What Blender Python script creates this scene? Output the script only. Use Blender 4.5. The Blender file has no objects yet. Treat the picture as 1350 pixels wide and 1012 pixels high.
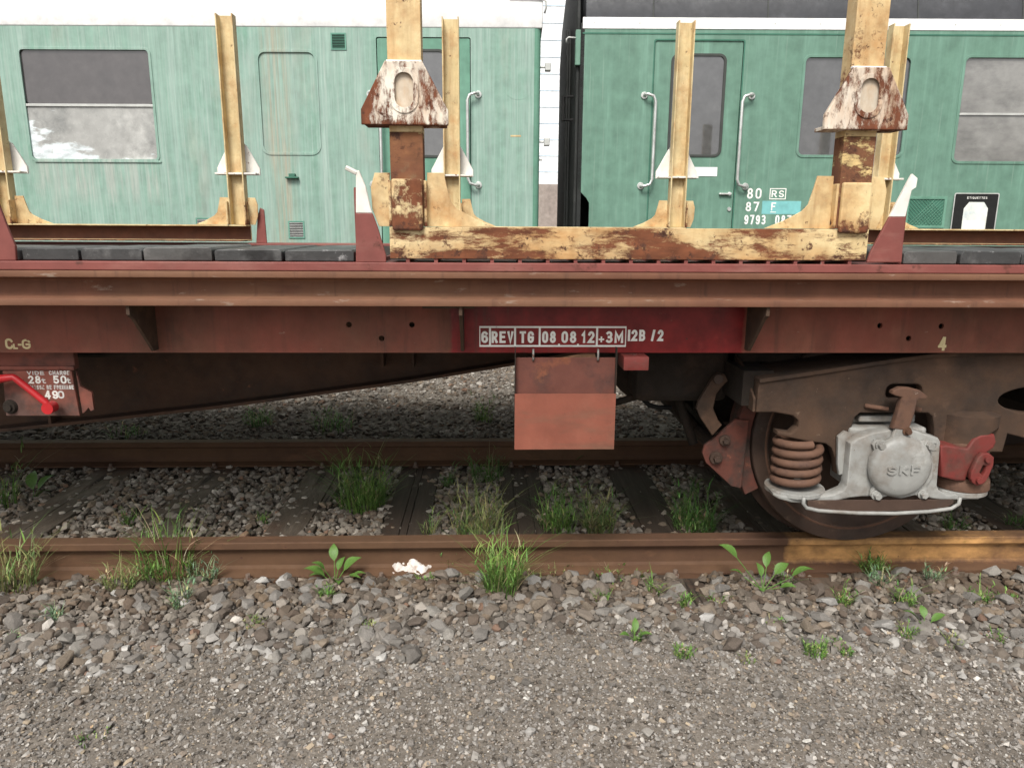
import bpy, bmesh, math, random
import numpy as np
from mathutils import Vector, Matrix

random.seed(7); RNG = np.random.default_rng(11)
S = bpy.context.scene
COL = S.collection
R = math.radians

# ------------------------------------------------------------------ camera
F_PX, PITCH, YAW, ROLL, CAM_H, CAM_D = 960.0, .214, .0337, .006, 1.35, 3.763
W_PX, H_PX = 1350, 1012
def cam_basis():
    f = Vector((math.sin(YAW)*math.cos(PITCH), math.cos(YAW)*math.cos(PITCH), -math.sin(PITCH)))
    r = Vector((math.cos(YAW), -math.sin(YAW), 0)); u = r.cross(f)
    c, s = math.cos(ROLL), math.sin(ROLL)
    return f, c*r + s*u, -s*r + c*u
CF, CR, CU = cam_basis()
cd = bpy.data.cameras.new('camera'); cam = bpy.data.objects.new('camera', cd); COL.objects.link(cam)
cd.sensor_width = 36; cd.lens = 36*F_PX/W_PX; cd.clip_end = 2000; cd.clip_start = .05
m = Matrix((CR, CU, -CF)).transposed().to_4x4(); m.translation = Vector((0, -CAM_D, CAM_H))
cam.matrix_world = m
S.camera = cam

# ------------------------------------------------------------------ sky, sun, exposure
SUN_EL, SUN_AZ = R(50), R(198)          # soft sun behind the camera and a little to the left
world = bpy.data.worlds.new('World'); S.world = world; world.use_nodes = True
wn = world.node_tree.nodes; wl = world.node_tree.links
bg = wn['Background']
sky = wn.new('ShaderNodeTexSky'); sky.sky_type = 'NISHITA'; sky.sun_disc = False
sky.sun_elevation = SUN_EL; sky.sun_rotation = SUN_AZ; sky.dust_density = 4; sky.air_density = 1.2
hs = wn.new('ShaderNodeHueSaturation'); hs.inputs['Saturation'].default_value = .12
wl.new(sky.outputs['Color'], hs.inputs['Color']); wl.new(hs.outputs['Color'], bg.inputs['Color'])
bg.inputs['Strength'].default_value = .075
ld = bpy.data.lights.new('sun', 'SUN'); ld.energy = 1.5; ld.angle = R(20); ld.color = (1, .95, .87)
sun = bpy.data.objects.new('sun', ld); COL.objects.link(sun)
sd = Vector((math.sin(SUN_AZ)*math.cos(SUN_EL), math.cos(SUN_AZ)*math.cos(SUN_EL), math.sin(SUN_EL)))
sun.rotation_euler = sd.to_track_quat('Z', 'Y').to_euler(); sun.location = sd*30
S.view_settings.view_transform = 'Standard'; S.view_settings.look = 'None'
S.view_settings.gamma = 1; S.view_settings.use_curve_mapping = False
S.view_settings.exposure = 1.15
S.cycles.max_bounces = 8

# ------------------------------------------------------------------ measuring (photo pixel -> point on a plane)
def ray(px, py): return CF + CR*((px-W_PX/2)/F_PX) - CU*((py-H_PX/2)/F_PX)
CO = Vector((0, -CAM_D, CAM_H))
def A(px, py, Y):
    d = ray(px, py); t = (Y+CAM_D)/d.y; p = CO + d*t; return (p.x, p.z)
def G(px, py, Z=-.17):
    d = ray(px, py); t = (Z-CAM_H)/d.z; p = CO + d*t; return (p.x, p.y)
def AP(pts, Y): return [A(a, b, Y) for a, b in pts]
def Z4(x0, y0, k, pts): return [(x0+a*k, y0+b*k) for a, b in pts]

# ------------------------------------------------------------------ materials
def mat(name, base, rough=.7, metal=0, spec=.35, layers=(), bump=(60, .15), stretch=(1, 1, 1), attr=None, coat=0):
    """layers: dict(c=colour, s=scale, lo, hi, d=detail, st=stretch, seed, grad=(axis, a, b, k), r=rough, box=(axis,a,b), m=most)"""
    mt = bpy.data.materials.new(name); mt.use_nodes = True
    N = mt.node_tree.nodes; L = mt.node_tree.links; b = N['Principled BSDF']
    b.inputs['Metallic'].default_value = metal; b.inputs['Specular IOR Level'].default_value = spec
    if coat: b.inputs['Coat Weight'].default_value = coat
    tc = N.new('ShaderNodeTexCoord').outputs['Object']
    def noise(scale, detail=6, st=(1, 1, 1), seed=0, rough=.6):
        mp = N.new('ShaderNodeMapping'); mp.inputs['Scale'].default_value = st; mp.inputs['Location'].default_value = (seed*3.7, seed*1.3, seed*2.1)
        L.new(tc, mp.inputs['Vector'])
        n = N.new('ShaderNodeTexNoise'); n.inputs['Scale'].default_value = scale; n.inputs['Detail'].default_value = detail
        n.inputs['Roughness'].default_value = rough
        L.new(mp.outputs['Vector'], n.inputs['Vector']); return n.outputs['Fac']
    def mrange(v, lo, hi, a=0, bb=1):
        r = N.new('ShaderNodeMapRange'); r.inputs['From Min'].default_value = lo; r.inputs['From Max'].default_value = hi
        r.inputs['To Min'].default_value = a; r.inputs['To Max'].default_value = bb
        L.new(v, r.inputs['Value']); return r.outputs['Result']
    def mth(op, a, c):
        q = N.new('ShaderNodeMath'); q.operation = op
        for i, v in enumerate((a, c)):
            if isinstance(v, (int, float)): q.inputs[i].default_value = v
            else: L.new(v, q.inputs[i])
        return q.outputs[0]
    def axis(ax):
        s = N.new('ShaderNodeSeparateXYZ'); L.new(tc, s.inputs[0]); return s.outputs['XYZ'.index(ax)]
    # base colour with a gentle variation of value
    if attr:
        at = N.new('ShaderNodeAttribute'); at.attribute_name = attr; basec = at.outputs['Color']
    else:
        rgb = N.new('ShaderNodeRGB'); rgb.outputs[0].default_value = (*base, 1); basec = rgb.outputs[0]
    hv = N.new('ShaderNodeHueSaturation'); L.new(basec, hv.inputs['Color'])
    L.new(mrange(noise(9, 8, stretch, 4), .3, .7, .82, 1.16), hv.inputs['Value'])
    col = hv.outputs['Color']
    rv = N.new('ShaderNodeValue'); rv.outputs[0].default_value = rough; rg = rv.outputs[0]
    hgt = None
    for i, l in enumerate(layers):
        v = noise(l.get('s', 6), l.get('d', 8), l.get('st', (1, 1, 1)), l.get('seed', i+1), l.get('nr', .65))
        if 'grad' in l:
            for ax, a, c, k in ([l['grad']] if isinstance(l['grad'][0], str) else l['grad']): v = mth('ADD', v, mrange(axis(ax), a, c, 0, k))
        mk = mrange(v, l['lo'], l['hi'])
        if 'box' in l:
            for ax, a, c in l['box']:
                e = l.get('e', .006)
                x = axis(ax); x = mth('ADD', x, mth('MULTIPLY', mth('SUBTRACT', noise(40, 3, (1, 1, 1), 9), .5), .012+e))
                mk = mth('MULTIPLY', mk, mth('MULTIPLY', mrange(x, a-e, a+e), mrange(x, c+e, c-e)))
        if 'm' in l: mk = mth('MULTIPLY', mk, l['m'])
        mx = N.new('ShaderNodeMix'); mx.data_type = 'RGBA'; L.new(mk, mx.inputs['Factor']); L.new(col, mx.inputs['A'])
        c2 = N.new('ShaderNodeHueSaturation'); c2.inputs['Color'].default_value = (*l['c'], 1)
        L.new(mrange(noise(l.get('s', 6)*4, 5, l.get('st', (1, 1, 1)), i+20), .3, .7, .65, 1.35), c2.inputs['Value'])
        L.new(c2.outputs['Color'], mx.inputs['B']); col = mx.outputs['Result']
        if 'r' in l:
            m2 = N.new('ShaderNodeMix'); L.new(mk, m2.inputs['Factor']); L.new(rg, m2.inputs['A']); m2.inputs['B'].default_value = l['r']; rg = m2.outputs['Result']
        if l.get('h'):
            t = mth('MULTIPLY', mk, l['h']); hgt = t if hgt is None else mth('ADD', hgt, t)
    L.new(col, b.inputs['Base Color'])
    rn = mth('ADD', rg, mrange(noise(25, 4, stretch, 6), .3, .7, -.07, .07)); L.new(rn, b.inputs['Roughness'])
    if bump:
        n = noise(bump[0], 6, stretch, 2); n = mth('MULTIPLY', n, bump[1])
        if hgt is not None: n = mth('ADD', n, hgt)
        bp = N.new('ShaderNodeBump'); bp.inputs['Strength'].default_value = .6; bp.inputs['Distance'].default_value = .006
        L.new(n, bp.inputs['Height']); L.new(bp.outputs['Normal'], b.inputs['Normal'])
    return mt

RUST = (.16, .055, .025); DARKRUST = (.07, .028, .016); GRIME = (.05, .04, .032)
MT = {}
def yellow(name, amt, seed, paint=(.66, .51, .27), st=(1, 1, 1), grad=None):
    l = dict(c=(.15, .052, .024), s=6, lo=.605-amt, hi=.665-amt, seed=seed, d=14, nr=.78, r=.9, h=-.4, st=st)
    l2 = dict(c=(.08, .033, .02), s=22, lo=.62-amt*.5, hi=.68-amt*.5, seed=seed+8, d=10, r=.9, nr=.75)
    wash = dict(c=(.36, .165, .05), s=5, lo=.47-amt*.8, hi=.70-amt*.6, seed=seed, st=st, m=.75, d=10, nr=.7)
    for q_ in (l, l2, wash):
        if grad: q_['grad'] = grad
    MT[name] = mat(name, paint, .6, layers=[
        dict(c=(.74, .62, .38), s=3, lo=.42, hi=.7, seed=seed+3, m=.6),
        dict(c=(.36, .2, .08), s=7, lo=.5, hi=.75, seed=seed+5, st=(2, 1, .22), m=.8), wash, l, l2], bump=(70, .3))
yellow('yellow_paint', .045, 1); yellow('yellow_worn', .075, 2, grad=('Z', .15, .095, .12)); yellow('yellow_beam', .108, 5, st=(.5, 1, 1.5), grad=('Z', .05, .0, .05)); yellow('yellow_far', .0, 8, (.6, .48, .26))
MT['white_worn'] = mat('white_worn', (.72, .67, .58), .6, layers=[
    dict(c=(.42, .22, .095), s=5, lo=.42, hi=.66, seed=12, st=(1.6, 1, .4), m=.85),
    dict(c=(.15, .05, .024), s=6, lo=.487, hi=.545, seed=3, d=14, nr=.78, r=.9, h=-.4, grad=(('Z', .435, .405, .07), ('X', -.80, -.90, .1)), st=(1.5, 1, .55)),
    dict(c=(.08, .03, .018), s=24, lo=.58, hi=.64, seed=7, d=8, r=.9)], bump=(70, .3))
MT['cream_worn'] = mat('cream_worn', (.6, .53, .43), .65, layers=[dict(c=(.4, .25, .13), s=12, lo=.45, hi=.7, seed=19, st=(1, 1, .5), m=.8)])
MT['white_tip'] = mat('white_tip', (.74, .72, .67), .6, layers=[dict(c=(.5, .42, .32), s=5, lo=.5, hi=.7, seed=9, m=.5), dict(c=RUST, s=14, lo=.62, hi=.66, seed=6)])
MT['rusty_post'] = mat('rusty_post', (.15, .06, .033), .9, layers=[
    dict(c=(.22, .1, .045), s=5, lo=.45, hi=.65, seed=31, st=(1, 1, 2), m=.7), dict(c=(.06, .025, .016), s=12, lo=.52, hi=.64, seed=37, d=12, nr=.75), dict(c=(.55, .4, .18), s=8, lo=.56, hi=.60, seed=4, d=14, nr=.78, r=.6, h=.4, st=(.8, 1, 1.6)), dict(c=(.2, .2, .12), s=5, lo=.6, hi=.7, seed=9, m=.5)])
MT['rusty_web'] = mat('rusty_web', (.1, .042, .028), .9, layers=[dict(c=(.05, .025, .018), s=4, lo=.45, hi=.65, m=.8)])
MT['beam_brown'] = mat('beam_brown', (.15, .065, .038), .75, layers=[
    dict(c=(.21, .122, .07), s=4, lo=.45, hi=.72, st=(.15, 1, 1), m=.7), dict(c=(.1, .035, .024), s=8, lo=.56, hi=.72, st=(.25, 1, 1), seed=5, m=.8),
    dict(c=(.06, .03, .022), s=16, lo=.56, hi=.74, st=(1.6, 1, .12), seed=23, m=.6), dict(c=(.3, .23, .18), s=30, lo=.62, hi=.68, st=(.3, 1, 1), seed=8, m=.6)])
MT['deck_red'] = mat('deck_red', (.2, .06, .05), .6, layers=[
    dict(c=(.3, .15, .12), s=6, lo=.5, hi=.72, st=(.3, 1, 1), m=.7), dict(c=(.12, .04, .03), s=11, lo=.6, hi=.66, seed=6),
    dict(c=(.32, .28, .25), s=14, lo=.66, hi=.69, seed=2)])
MT['sole_bar'] = mat('sole_bar', (.22, .062, .04), .65, layers=[
    dict(c=(.12, .055, .033), s=2.5, lo=.4, hi=.66, st=(1, 1, .7), m=.85, seed=2),
    dict(c=(.25, .1, .06), s=5, lo=.55, hi=.75, st=(1, 1, .4), m=.6, seed=5),
    dict(c=(.19, .014, .014), s=3, lo=.0, hi=.01, box=(('X', -.135, .945),), r=.35, seed=3),
    dict(c=(.27, .03, .028), s=14, lo=.62, hi=.7, box=(('X', -.135, .945),), m=.45, seed=6),
    dict(c=(.07, .035, .025), s=14, lo=.55, hi=.75, st=(1.8, 1, .12), seed=21, m=.6), dict(c=(.32, .2, .15), s=34, lo=.68, hi=.71, st=(.4, 1, 1), seed=29, m=.6), dict(c=(.05, .03, .022), s=30, lo=.7, hi=.73, seed=11)])
MT['holder_red'] = mat('holder_red', (.215, .068, .043), .7, layers=[
    dict(c=(.22, .085, .055), s=5, lo=.5, hi=.7, seed=3, m=.7), dict(c=(.12, .07, .045), s=3.5, lo=.5, hi=.64, st=(.5, 1, 2), seed=8, m=.7), dict(c=(.09, .045, .03), s=26, lo=.66, hi=.7, seed=18)])
MT['holder_back'] = mat('holder_back', (.13, .045, .032), .7, layers=[
    dict(c=(.06, .03, .025), s=7, lo=.48, hi=.64, seed=3, m=.8), dict(c=(.3, .1, .04), s=6, lo=.56, hi=.68, seed=9, m=.6), dict(c=(.4, .32, .28), s=11, lo=.72, hi=.75, seed=5)])
MT['bright_red'] = mat('bright_red', (.42, .018, .022), .4, layers=[dict(c=(.2, .02, .02), s=30, lo=.66, hi=.72)], bump=(80, .05))
MT['old_red'] = mat('old_red', (.16, .03, .025), .6, layers=[dict(c=(.16, .03, .025), s=10, lo=.5, hi=.7, m=.8), dict(c=(.09, .045, .035), s=9, lo=.5, hi=.66, seed=15, m=.8)])
MT['shoe_red'] = mat('shoe_red', (.12, .04, .028), .8, layers=[dict(c=(.05, .032, .026), s=8, lo=.42, hi=.6), dict(c=(.25, .09, .05), s=14, lo=.6, hi=.7)])
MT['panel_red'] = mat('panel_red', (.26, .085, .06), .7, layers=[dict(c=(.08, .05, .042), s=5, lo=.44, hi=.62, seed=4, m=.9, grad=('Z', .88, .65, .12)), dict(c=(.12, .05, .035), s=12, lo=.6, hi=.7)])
MT['bogie'] = mat('bogie', (.074, .042, .026), .85, layers=[
    dict(c=(.035, .024, .018), s=4, lo=.42, hi=.66, seed=2, m=.9), dict(c=(.17, .095, .06), s=3, lo=.55, hi=.7, seed=7, m=.6), dict(c=(.2, .14, .1), s=30, lo=.67, hi=.72, seed=5, m=.6)], bump=(40, .3))
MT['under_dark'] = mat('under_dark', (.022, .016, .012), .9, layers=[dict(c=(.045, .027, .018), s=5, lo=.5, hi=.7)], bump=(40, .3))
MT['girder'] = mat('girder', (.075, .04, .025), .85, layers=[dict(c=(.035, .025, .02), s=4, lo=.48, hi=.68, m=.8), dict(c=(.14, .06, .035), s=16, lo=.64, hi=.7, seed=4)], bump=(40, .25))
MT['spring'] = mat('spring', (.125, .066, .043), .8, layers=[dict(c=(.08, .045, .033), s=14, lo=.5, hi=.66), dict(c=(.3, .24, .2), s=35, lo=.66, hi=.7, m=.6)], bump=(50, .3))
MT['box_grey'] = mat('box_grey', (.29, .29, .275), .5, spec=.4, layers=[
    dict(c=(.15, .12, .095), s=7, lo=.45, hi=.66, seed=4, m=.85), dict(c=(.14, .1, .075), s=28, lo=.66, hi=.71, seed=2), dict(c=(.42, .42, .4), s=6, lo=.58, hi=.7, seed=8, m=.5)], bump=(45, .2))
MT['wheel'] = mat('wheel', (.06, .036, .026), .7, layers=[dict(c=(.05, .035, .028), s=6, lo=.5, hi=.65), dict(c=(.13, .085, .06), s=15, lo=.6, hi=.7, m=.6)], bump=(60, .2))
MT['rail'] = mat('rail', (.105, .056, .03), .8, layers=[
    dict(c=(.075, .036, .024), s=3, lo=.45, hi=.7, st=(.3, 1, 1), m=.8), dict(c=(.17, .085, .046), s=9, lo=.57, hi=.7, st=(.4, 1, 1), seed=5, m=.6),
    dict(c=(.07, .03, .02), s=30, lo=.64, hi=.72, seed=9)], bump=(50, .25))
MT['rail_marked'] = mat('rail_marked', (.105, .056, .03), .8, layers=[
    dict(c=(.075, .036, .024), s=3, lo=.45, hi=.7, st=(.3, 1, 1), m=.8), dict(c=(.17, .085, .046), s=9, lo=.57, hi=.7, st=(.4, 1, 1), seed=5, m=.6),
    dict(c=(.5, .27, .1), s=5, lo=.28, hi=.56, st=(.6, 1, 1), seed=4, box=(('X', 1.34, 2.45), ('Z', -.12, -.003)), r=.7, e=.012, m=.95, grad=('X', 1.9, 2.3, -.1)),
    dict(c=(.3, .17, .05), s=14, lo=.6, hi=.66, st=(.6, 1, 1), seed=14, box=(('X', 1.5, 3.2), ('Z', -.03, .03)), r=.6),
    dict(c=(.07, .03, .02), s=30, lo=.64, hi=.72, seed=9)], bump=(50, .25))
MT['sleeper'] = mat('sleeper', (.06, .043, .032), .9, stretch=(1, .12, 1), layers=[
    dict(c=(.1, .08, .062), s=12, lo=.5, hi=.68, st=(1, .08, 1), m=.9), dict(c=(.02, .015, .012), s=22, lo=.58, hi=.66, st=(1, .06, 1), seed=3, h=-1), dict(c=(.12, .06, .035), s=4, lo=.56, hi=.72, seed=8, m=.6)], bump=(30, .9))
MT['sleeper_dirty'] = mat('sleeper_dirty', (.1, .076, .056), .95, stretch=(1, .3, 1), layers=[
    dict(c=(.16, .128, .1), s=9, lo=.42, hi=.62, st=(1, .3, 1), m=.9), dict(c=(.035, .025, .02), s=16, lo=.56, hi=.66, st=(1, .1, 1), seed=3, h=-.8), dict(c=(.12, .065, .042), s=4, lo=.5, hi=.7, seed=8, m=.8)], bump=(60, 1.2))
MT['plank'] = mat('plank', (.045, .045, .045), .45, layers=[
    dict(c=(.12, .12, .118), s=9, lo=.52, hi=.7, st=(1, .2, 1)), dict(c=(.4, .4, .4), s=24, lo=.6, hi=.68, seed=6, m=.55), dict(c=(.015, .014, .014), s=6, lo=.55, hi=.65, seed=3, m=.8)], bump=(40, .5))
MT['plank_grey'] = mat('plank_grey', (.085, .083, .08), .45, layers=[
    dict(c=(.16, .155, .15), s=9, lo=.5, hi=.7, st=(1, .2, 1)), dict(c=(.03, .028, .027), s=6, lo=.52, hi=.65, seed=13, m=.8)], bump=(40, .5))
MT['bolt'] = mat('bolt', (.2, .15, .12), .7, metal=.3, layers=[dict(c=RUST, s=40, lo=.5, hi=.6)])
MT['steel_bolt'] = mat('steel_bolt', (.28, .27, .25), .5, metal=.5, layers=[dict(c=RUST, s=60, lo=.58, hi=.64)])
MT['white_letter'] = mat('white_letter', (.88, .87, .82), .6, layers=[dict(c=(.5, .4, .36), s=40, lo=.66, hi=.7, m=.6)], bump=None)
MT['chipped_letter'] = mat('chipped_letter', (.68, .67, .64), .6, layers=[dict(c=(.25, .14, .11), s=55, lo=.57, hi=.6)], bump=None)
MT['cream_letter'] = mat('cream_letter', (.6, .5, .28), .6, layers=[dict(c=(.25, .1, .07), s=60, lo=.6, hi=.66)], bump=None)
MT['black'] = mat('black', (.012, .012, .012), .8, bump=(60, .3))
MT['gangway'] = mat('gangway', (.018, .02, .019), .65, layers=[dict(c=(.04, .042, .04), s=4, lo=.5, hi=.7, m=.6)], bump=(30, .2))
# coaches
MT['green_faded'] = mat('green_faded', (.195, .33, .265), .55, layers=[
    dict(c=(.33, .435, .39), s=5, lo=.32, hi=.72, st=(2.2, 1, .09), seed=3, m=.75),
    dict(c=(.43, .5, .46), s=22, lo=.48, hi=.74, st=(2.6, 1, .05), seed=7, m=.5),
    dict(c=(.34, .36, .31), s=2.2, lo=.55, hi=.72, st=(1.2, 1, .35), seed=14, m=.6),
    dict(c=(.13, .29, .21), s=3, lo=.56, hi=.72, st=(1.3, 1, .5), seed=17, m=.6),
    dict(c=(.36, .31, .23), s=10, lo=.4, hi=.62, st=(3, 1, .08), seed=27, box=(('X', -2.12, -1.9),), e=.05, m=.75),
    dict(c=(.45, .44, .41), s=6, lo=.42, hi=.68, st=(2.5, 1, .15), seed=33, box=(('X', -4.4, -3.15), ('Z', 1.6, 1.99)), e=.1, m=.7)], bump=(30, .04))
MT['green_right'] = mat('green_right', (.125, .235, .178), .5, layers=[
    dict(c=(.175, .32, .25), s=4, lo=.45, hi=.7, st=(1.6, 1, .12), seed=5, m=.7), dict(c=(.27, .37, .31), s=13, lo=.58, hi=.72, st=(2.5, 1, .06), seed=9, m=.5)], bump=(30, .04))
MT['green_clean'] = mat('green_clean', (.125, .275, .2), .5, layers=[dict(c=(.175, .34, .26), s=4, lo=.5, hi=.7, st=(1.6, 1, .15), seed=6, m=.6)], bump=(30, .04))
MT['green_dark'] = mat('green_dark', (.05, .16, .11), .6)
MT['coach_white'] = mat('coach_white', (.84, .84, .83), .5, layers=[dict(c=(.7, .68, .63), s=4, lo=.64, hi=.8, st=(2, 1, .2), m=.4)], bump=None)
MT['roof_grey'] = mat('roof_grey', (.045, .047, .053), .6, layers=[dict(c=(.075, .077, .084), s=4, lo=.45, hi=.7, m=.7)], bump=(90, .3))
MT['seal'] = mat('seal', (.05, .055, .05), .6, bump=None)
MT['frame_green'] = mat('frame_green', (.13, .3, .23), .5, bump=None)
MT['blind'] = mat('blind', (.075, .067, .068), .12, spec=.6, layers=[dict(c=(.055, .05, .052), s=3, lo=.5, hi=.7, m=.6)], bump=None)
MT['dirty_glass'] = mat('dirty_glass', (.36, .36, .345), .25, spec=.6, layers=[
    dict(c=(.19, .195, .19), s=2.2, lo=.46, hi=.62, seed=3, m=.9), dict(c=(.46, .46, .44), s=3, lo=.4, hi=.6, seed=8, box=(('X', -3.62, -3.2),), e=.1, m=.8),
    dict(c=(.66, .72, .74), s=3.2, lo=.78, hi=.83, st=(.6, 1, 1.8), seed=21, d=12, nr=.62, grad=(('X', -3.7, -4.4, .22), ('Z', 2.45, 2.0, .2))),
    dict(c=(.42, .42, .4), s=30, lo=.6, hi=.68, st=(1, 1, .4), seed=28, m=.5)], bump=None)
MT['glass_dark'] = mat('glass_dark', (.085, .085, .088), .05, spec=.8, layers=[dict(c=(.13, .13, .13), s=2.5, lo=.5, hi=.7, m=.6)], bump=None)
MT['glass_light'] = mat('glass_light', (.24, .235, .22), .06, spec=.9, layers=[dict(c=(.15, .145, .135), s=1.6, lo=.46, hi=.6, st=(1, 1, 2), m=.8, grad=('Z', 2.3, 2.0, .12))], bump=None)
for k in ('blind', 'glass_dark', 'glass_light'): MT[k].node_tree.nodes['Principled BSDF'].inputs['IOR'].default_value = 1.75
MT['chrome'] = mat('chrome', (.62, .63, .61), .35, metal=.6, layers=[dict(c=(.4, .4, .38), s=20, lo=.55, hi=.7)], bump=None)
MT['alu'] = mat('alu', (.5, .51, .49), .5, metal=.2, bump=None)
MT['cyan'] = mat('cyan', (.2, .5, .5), .5, bump=None)
MT['paper'] = mat('paper', (.72, .74, .68), .6, layers=[dict(c=(.45, .55, .6), s=6, lo=.5, hi=.65, m=.6)], bump=None)
MT['cladding'] = mat('cladding', (.84, .86, .88), .5, bump=None)
MT['seam_blue'] = mat('seam_blue', (.5, .62, .72), .5, bump=None)
MT['concrete'] = mat('concrete', (.33, .28, .25), .8, layers=[dict(c=(.24, .2, .18), s=2, lo=.5, hi=.7)])
MT['stone'] = mat('stone', (.2, .2, .2), .85, attr='tint', layers=[dict(c=(.1, .085, .07), s=40, lo=.55, hi=.72, m=.55)], bump=(160, .5))
MT['plant'] = mat('plant', (.1, .2, .05), .55, spec=.3, attr='tint', bump=None)
MT['leaf'] = mat('leaf', (.085, .17, .035), .45, layers=[dict(c=(.14, .22, .06), s=30, lo=.5, hi=.7)], bump=(60, .2))
MT['rag'] = mat('rag', (.62, .58, .54), .7, layers=[dict(c=(.32, .2, .15), s=22, lo=.52, hi=.65, seed=5)], bump=(60, .4))
MT['twig'] = mat('twig', (.4, .33, .26), .8)
# ground: fine mixed gravel over dark sandy dirt
g = mat('ground', (.165, .143, .12), .95, layers=[
    dict(c=(.22, .193, .165), s=70, lo=.48, hi=.6, d=4), dict(c=(.055, .045, .036), s=55, lo=.54, hi=.62, seed=5, d=4), dict(c=(.1, .085, .07), s=2.2, lo=.5, hi=.7, seed=9, m=.6),
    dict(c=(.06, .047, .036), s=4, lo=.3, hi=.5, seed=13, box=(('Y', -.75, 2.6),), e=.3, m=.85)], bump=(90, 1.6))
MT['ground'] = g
for k in ('plant', 'leaf'):
    b = MT[k].node_tree.nodes['Principled BSDF']; b.inputs['Subsurface Weight'].default_value = 0

# ------------------------------------------------------------------ mesh helpers
def link(name, me, mt, parent=None, smooth=False):
    o = bpy.data.objects.new(name, me); COL.objects.link(o)
    if mt is not None and not me.materials: me.materials.append(MT[mt] if isinstance(mt, str) else mt)
    if smooth is True: me.polygons.foreach_set('use_smooth', [True]*len(me.polygons))
    elif smooth: me.shade_smooth() if False else smooth_by_angle(me, smooth)
    if parent: o.parent = parent
    return o
def smooth_by_angle(me, deg):
    bm = bmesh.new(); bm.from_mesh(me)
    for f in bm.faces: f.smooth = True
    for e in bm.edges:
        e.smooth = not (len(e.link_faces) == 2 and e.calc_face_angle(0) > R(deg))
    bm.to_mesh(me); bm.free()
def tag(o, label=None, cat=None, group=None, kind=None):
    for k, v in (('label', label), ('category', cat), ('group', group), ('kind', kind)):
        if v: o[k] = v
    return o
def thing(name, label, cat, loc=(0, 0, 0), rz=0, group=None):
    o = bpy.data.objects.new(name, None); COL.objects.link(o); o.location = loc; o.rotation_euler = (0, 0, rz)
    o.empty_display_size = .1
    return tag(o, label, cat, group)
class MB:
    def __init__(s): s.v = []; s.f = []
    def add(s, vs, fs):
        n = len(s.v); s.v += [tuple(v) for v in vs]; s.f += [tuple(i+n for i in f) for f in fs]; return s
    def box(s, x0, x1, y0, y1, z0, z1):
        return s.add([(x0, y0, z0), (x1, y0, z0), (x1, y1, z0), (x0, y1, z0), (x0, y0, z1), (x1, y0, z1), (x1, y1, z1), (x0, y1, z1)],
                     [(0, 3, 2, 1), (4, 5, 6, 7), (0, 1, 5, 4), (1, 2, 6, 5), (2, 3, 7, 6), (3, 0, 4, 7)])
    def prism(s, poly, a0, a1, ax='y'):
        """poly in the plane across ax: y -> (x,z), x -> (y,z), z -> (x,y)"""
        n = len(poly)
        def P(p, a): return (p[0], a, p[1]) if ax == 'y' else ((a, p[0], p[1]) if ax == 'x' else (p[0], p[1], a))
        return s.add([P(p, a0) for p in poly]+[P(p, a1) for p in poly],
                     [tuple(range(n)), tuple(range(2*n-1, n-1, -1))]+[(i, i+n, (i+1) % n+n, (i+1) % n) for i in range(n)])
    def cyl(s, c0, c1, r0, r1=None, n=16):
        r1 = r0 if r1 is None else r1
        c0 = Vector(c0); c1 = Vector(c1); d = (c1-c0).normalized(); u = d.orthogonal().normalized(); w = d.cross(u)
        vs = [c+(u*math.cos(2*math.pi*i/n)+w*math.sin(2*math.pi*i/n))*r for c, r in ((c0, r0), (c1, r1)) for i in range(n)]
        return s.add(vs, [tuple(range(n-1, -1, -1)), tuple(range(n, 2*n))]+[(i, (i+1) % n, (i+1) % n+n, i+n) for i in range(n)])
    def tube(s, pts, r, n=10, closed=False):
        pts = [Vector(p) for p in pts]; m_ = len(pts); rs = r if isinstance(r, (list, tuple)) else [r]*m_
        vs = []; u = None
        for i, p in enumerate(pts):
            a = pts[max(i-1, 0)]; b = pts[min(i+1, m_-1)]; d = (b-a).normalized()
            u = d.orthogonal().normalized() if u is None else (u-d*u.dot(d)).normalized()
            w = d.cross(u)
            vs += [p+(u*math.cos(2*math.pi*k/n)+w*math.sin(2*math.pi*k/n))*rs[i] for k in range(n)]
        fs = [(i*n+k, i*n+(k+1) % n, (i+1)*n+(k+1) % n, (i+1)*n+k) for i in range(m_-1) for k in range(n)]
        fs += [tuple(range(n-1, -1, -1)), tuple(range((m_-1)*n, m_*n))]
        return s.add(vs, fs)
    def lathe(s, prof, c, ax='y', n=48):
        """prof: (radius, along)"""
        vs = []; k = len(prof)
        for i in range(n):
            a = 2*math.pi*i/n
            for r, h in prof:
                vs.append((c[0]+r*math.cos(a), c[1]+h, c[2]+r*math.sin(a)) if ax == 'y' else (c[0]+r*math.cos(a), c[1]+r*math.sin(a), c[2]+h))
        return s.add(vs, [(i*k+j, ((i+1) % n)*k+j, ((i+1) % n)*k+j+1, i*k+j+1) for i in range(n) for j in range(k-1)])
    def mesh(s, name, bevel=0, seg=2):
        me = bpy.data.meshes.new(name); me.from_pydata(s.v, [], s.f)
        bm = bmesh.new(); bm.from_mesh(me); bmesh.ops.recalc_face_normals(bm, faces=bm.faces)
        if bevel:
            es = [e for e in bm.edges if len(e.link_faces) == 2 and e.calc_face_angle(0) > R(35)]
            bmesh.ops.bevel(bm, geom=es, offset=bevel, segments=seg, profile=.5, affect='EDGES', clamp_overlap=True)
        bm.to_mesh(me); bm.free(); return me
    def build(s, name, mt, parent=None, bevel=0, smooth=False, seg=2):
        return link(name, s.mesh(name, bevel, seg), mt, parent, smooth)
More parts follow.
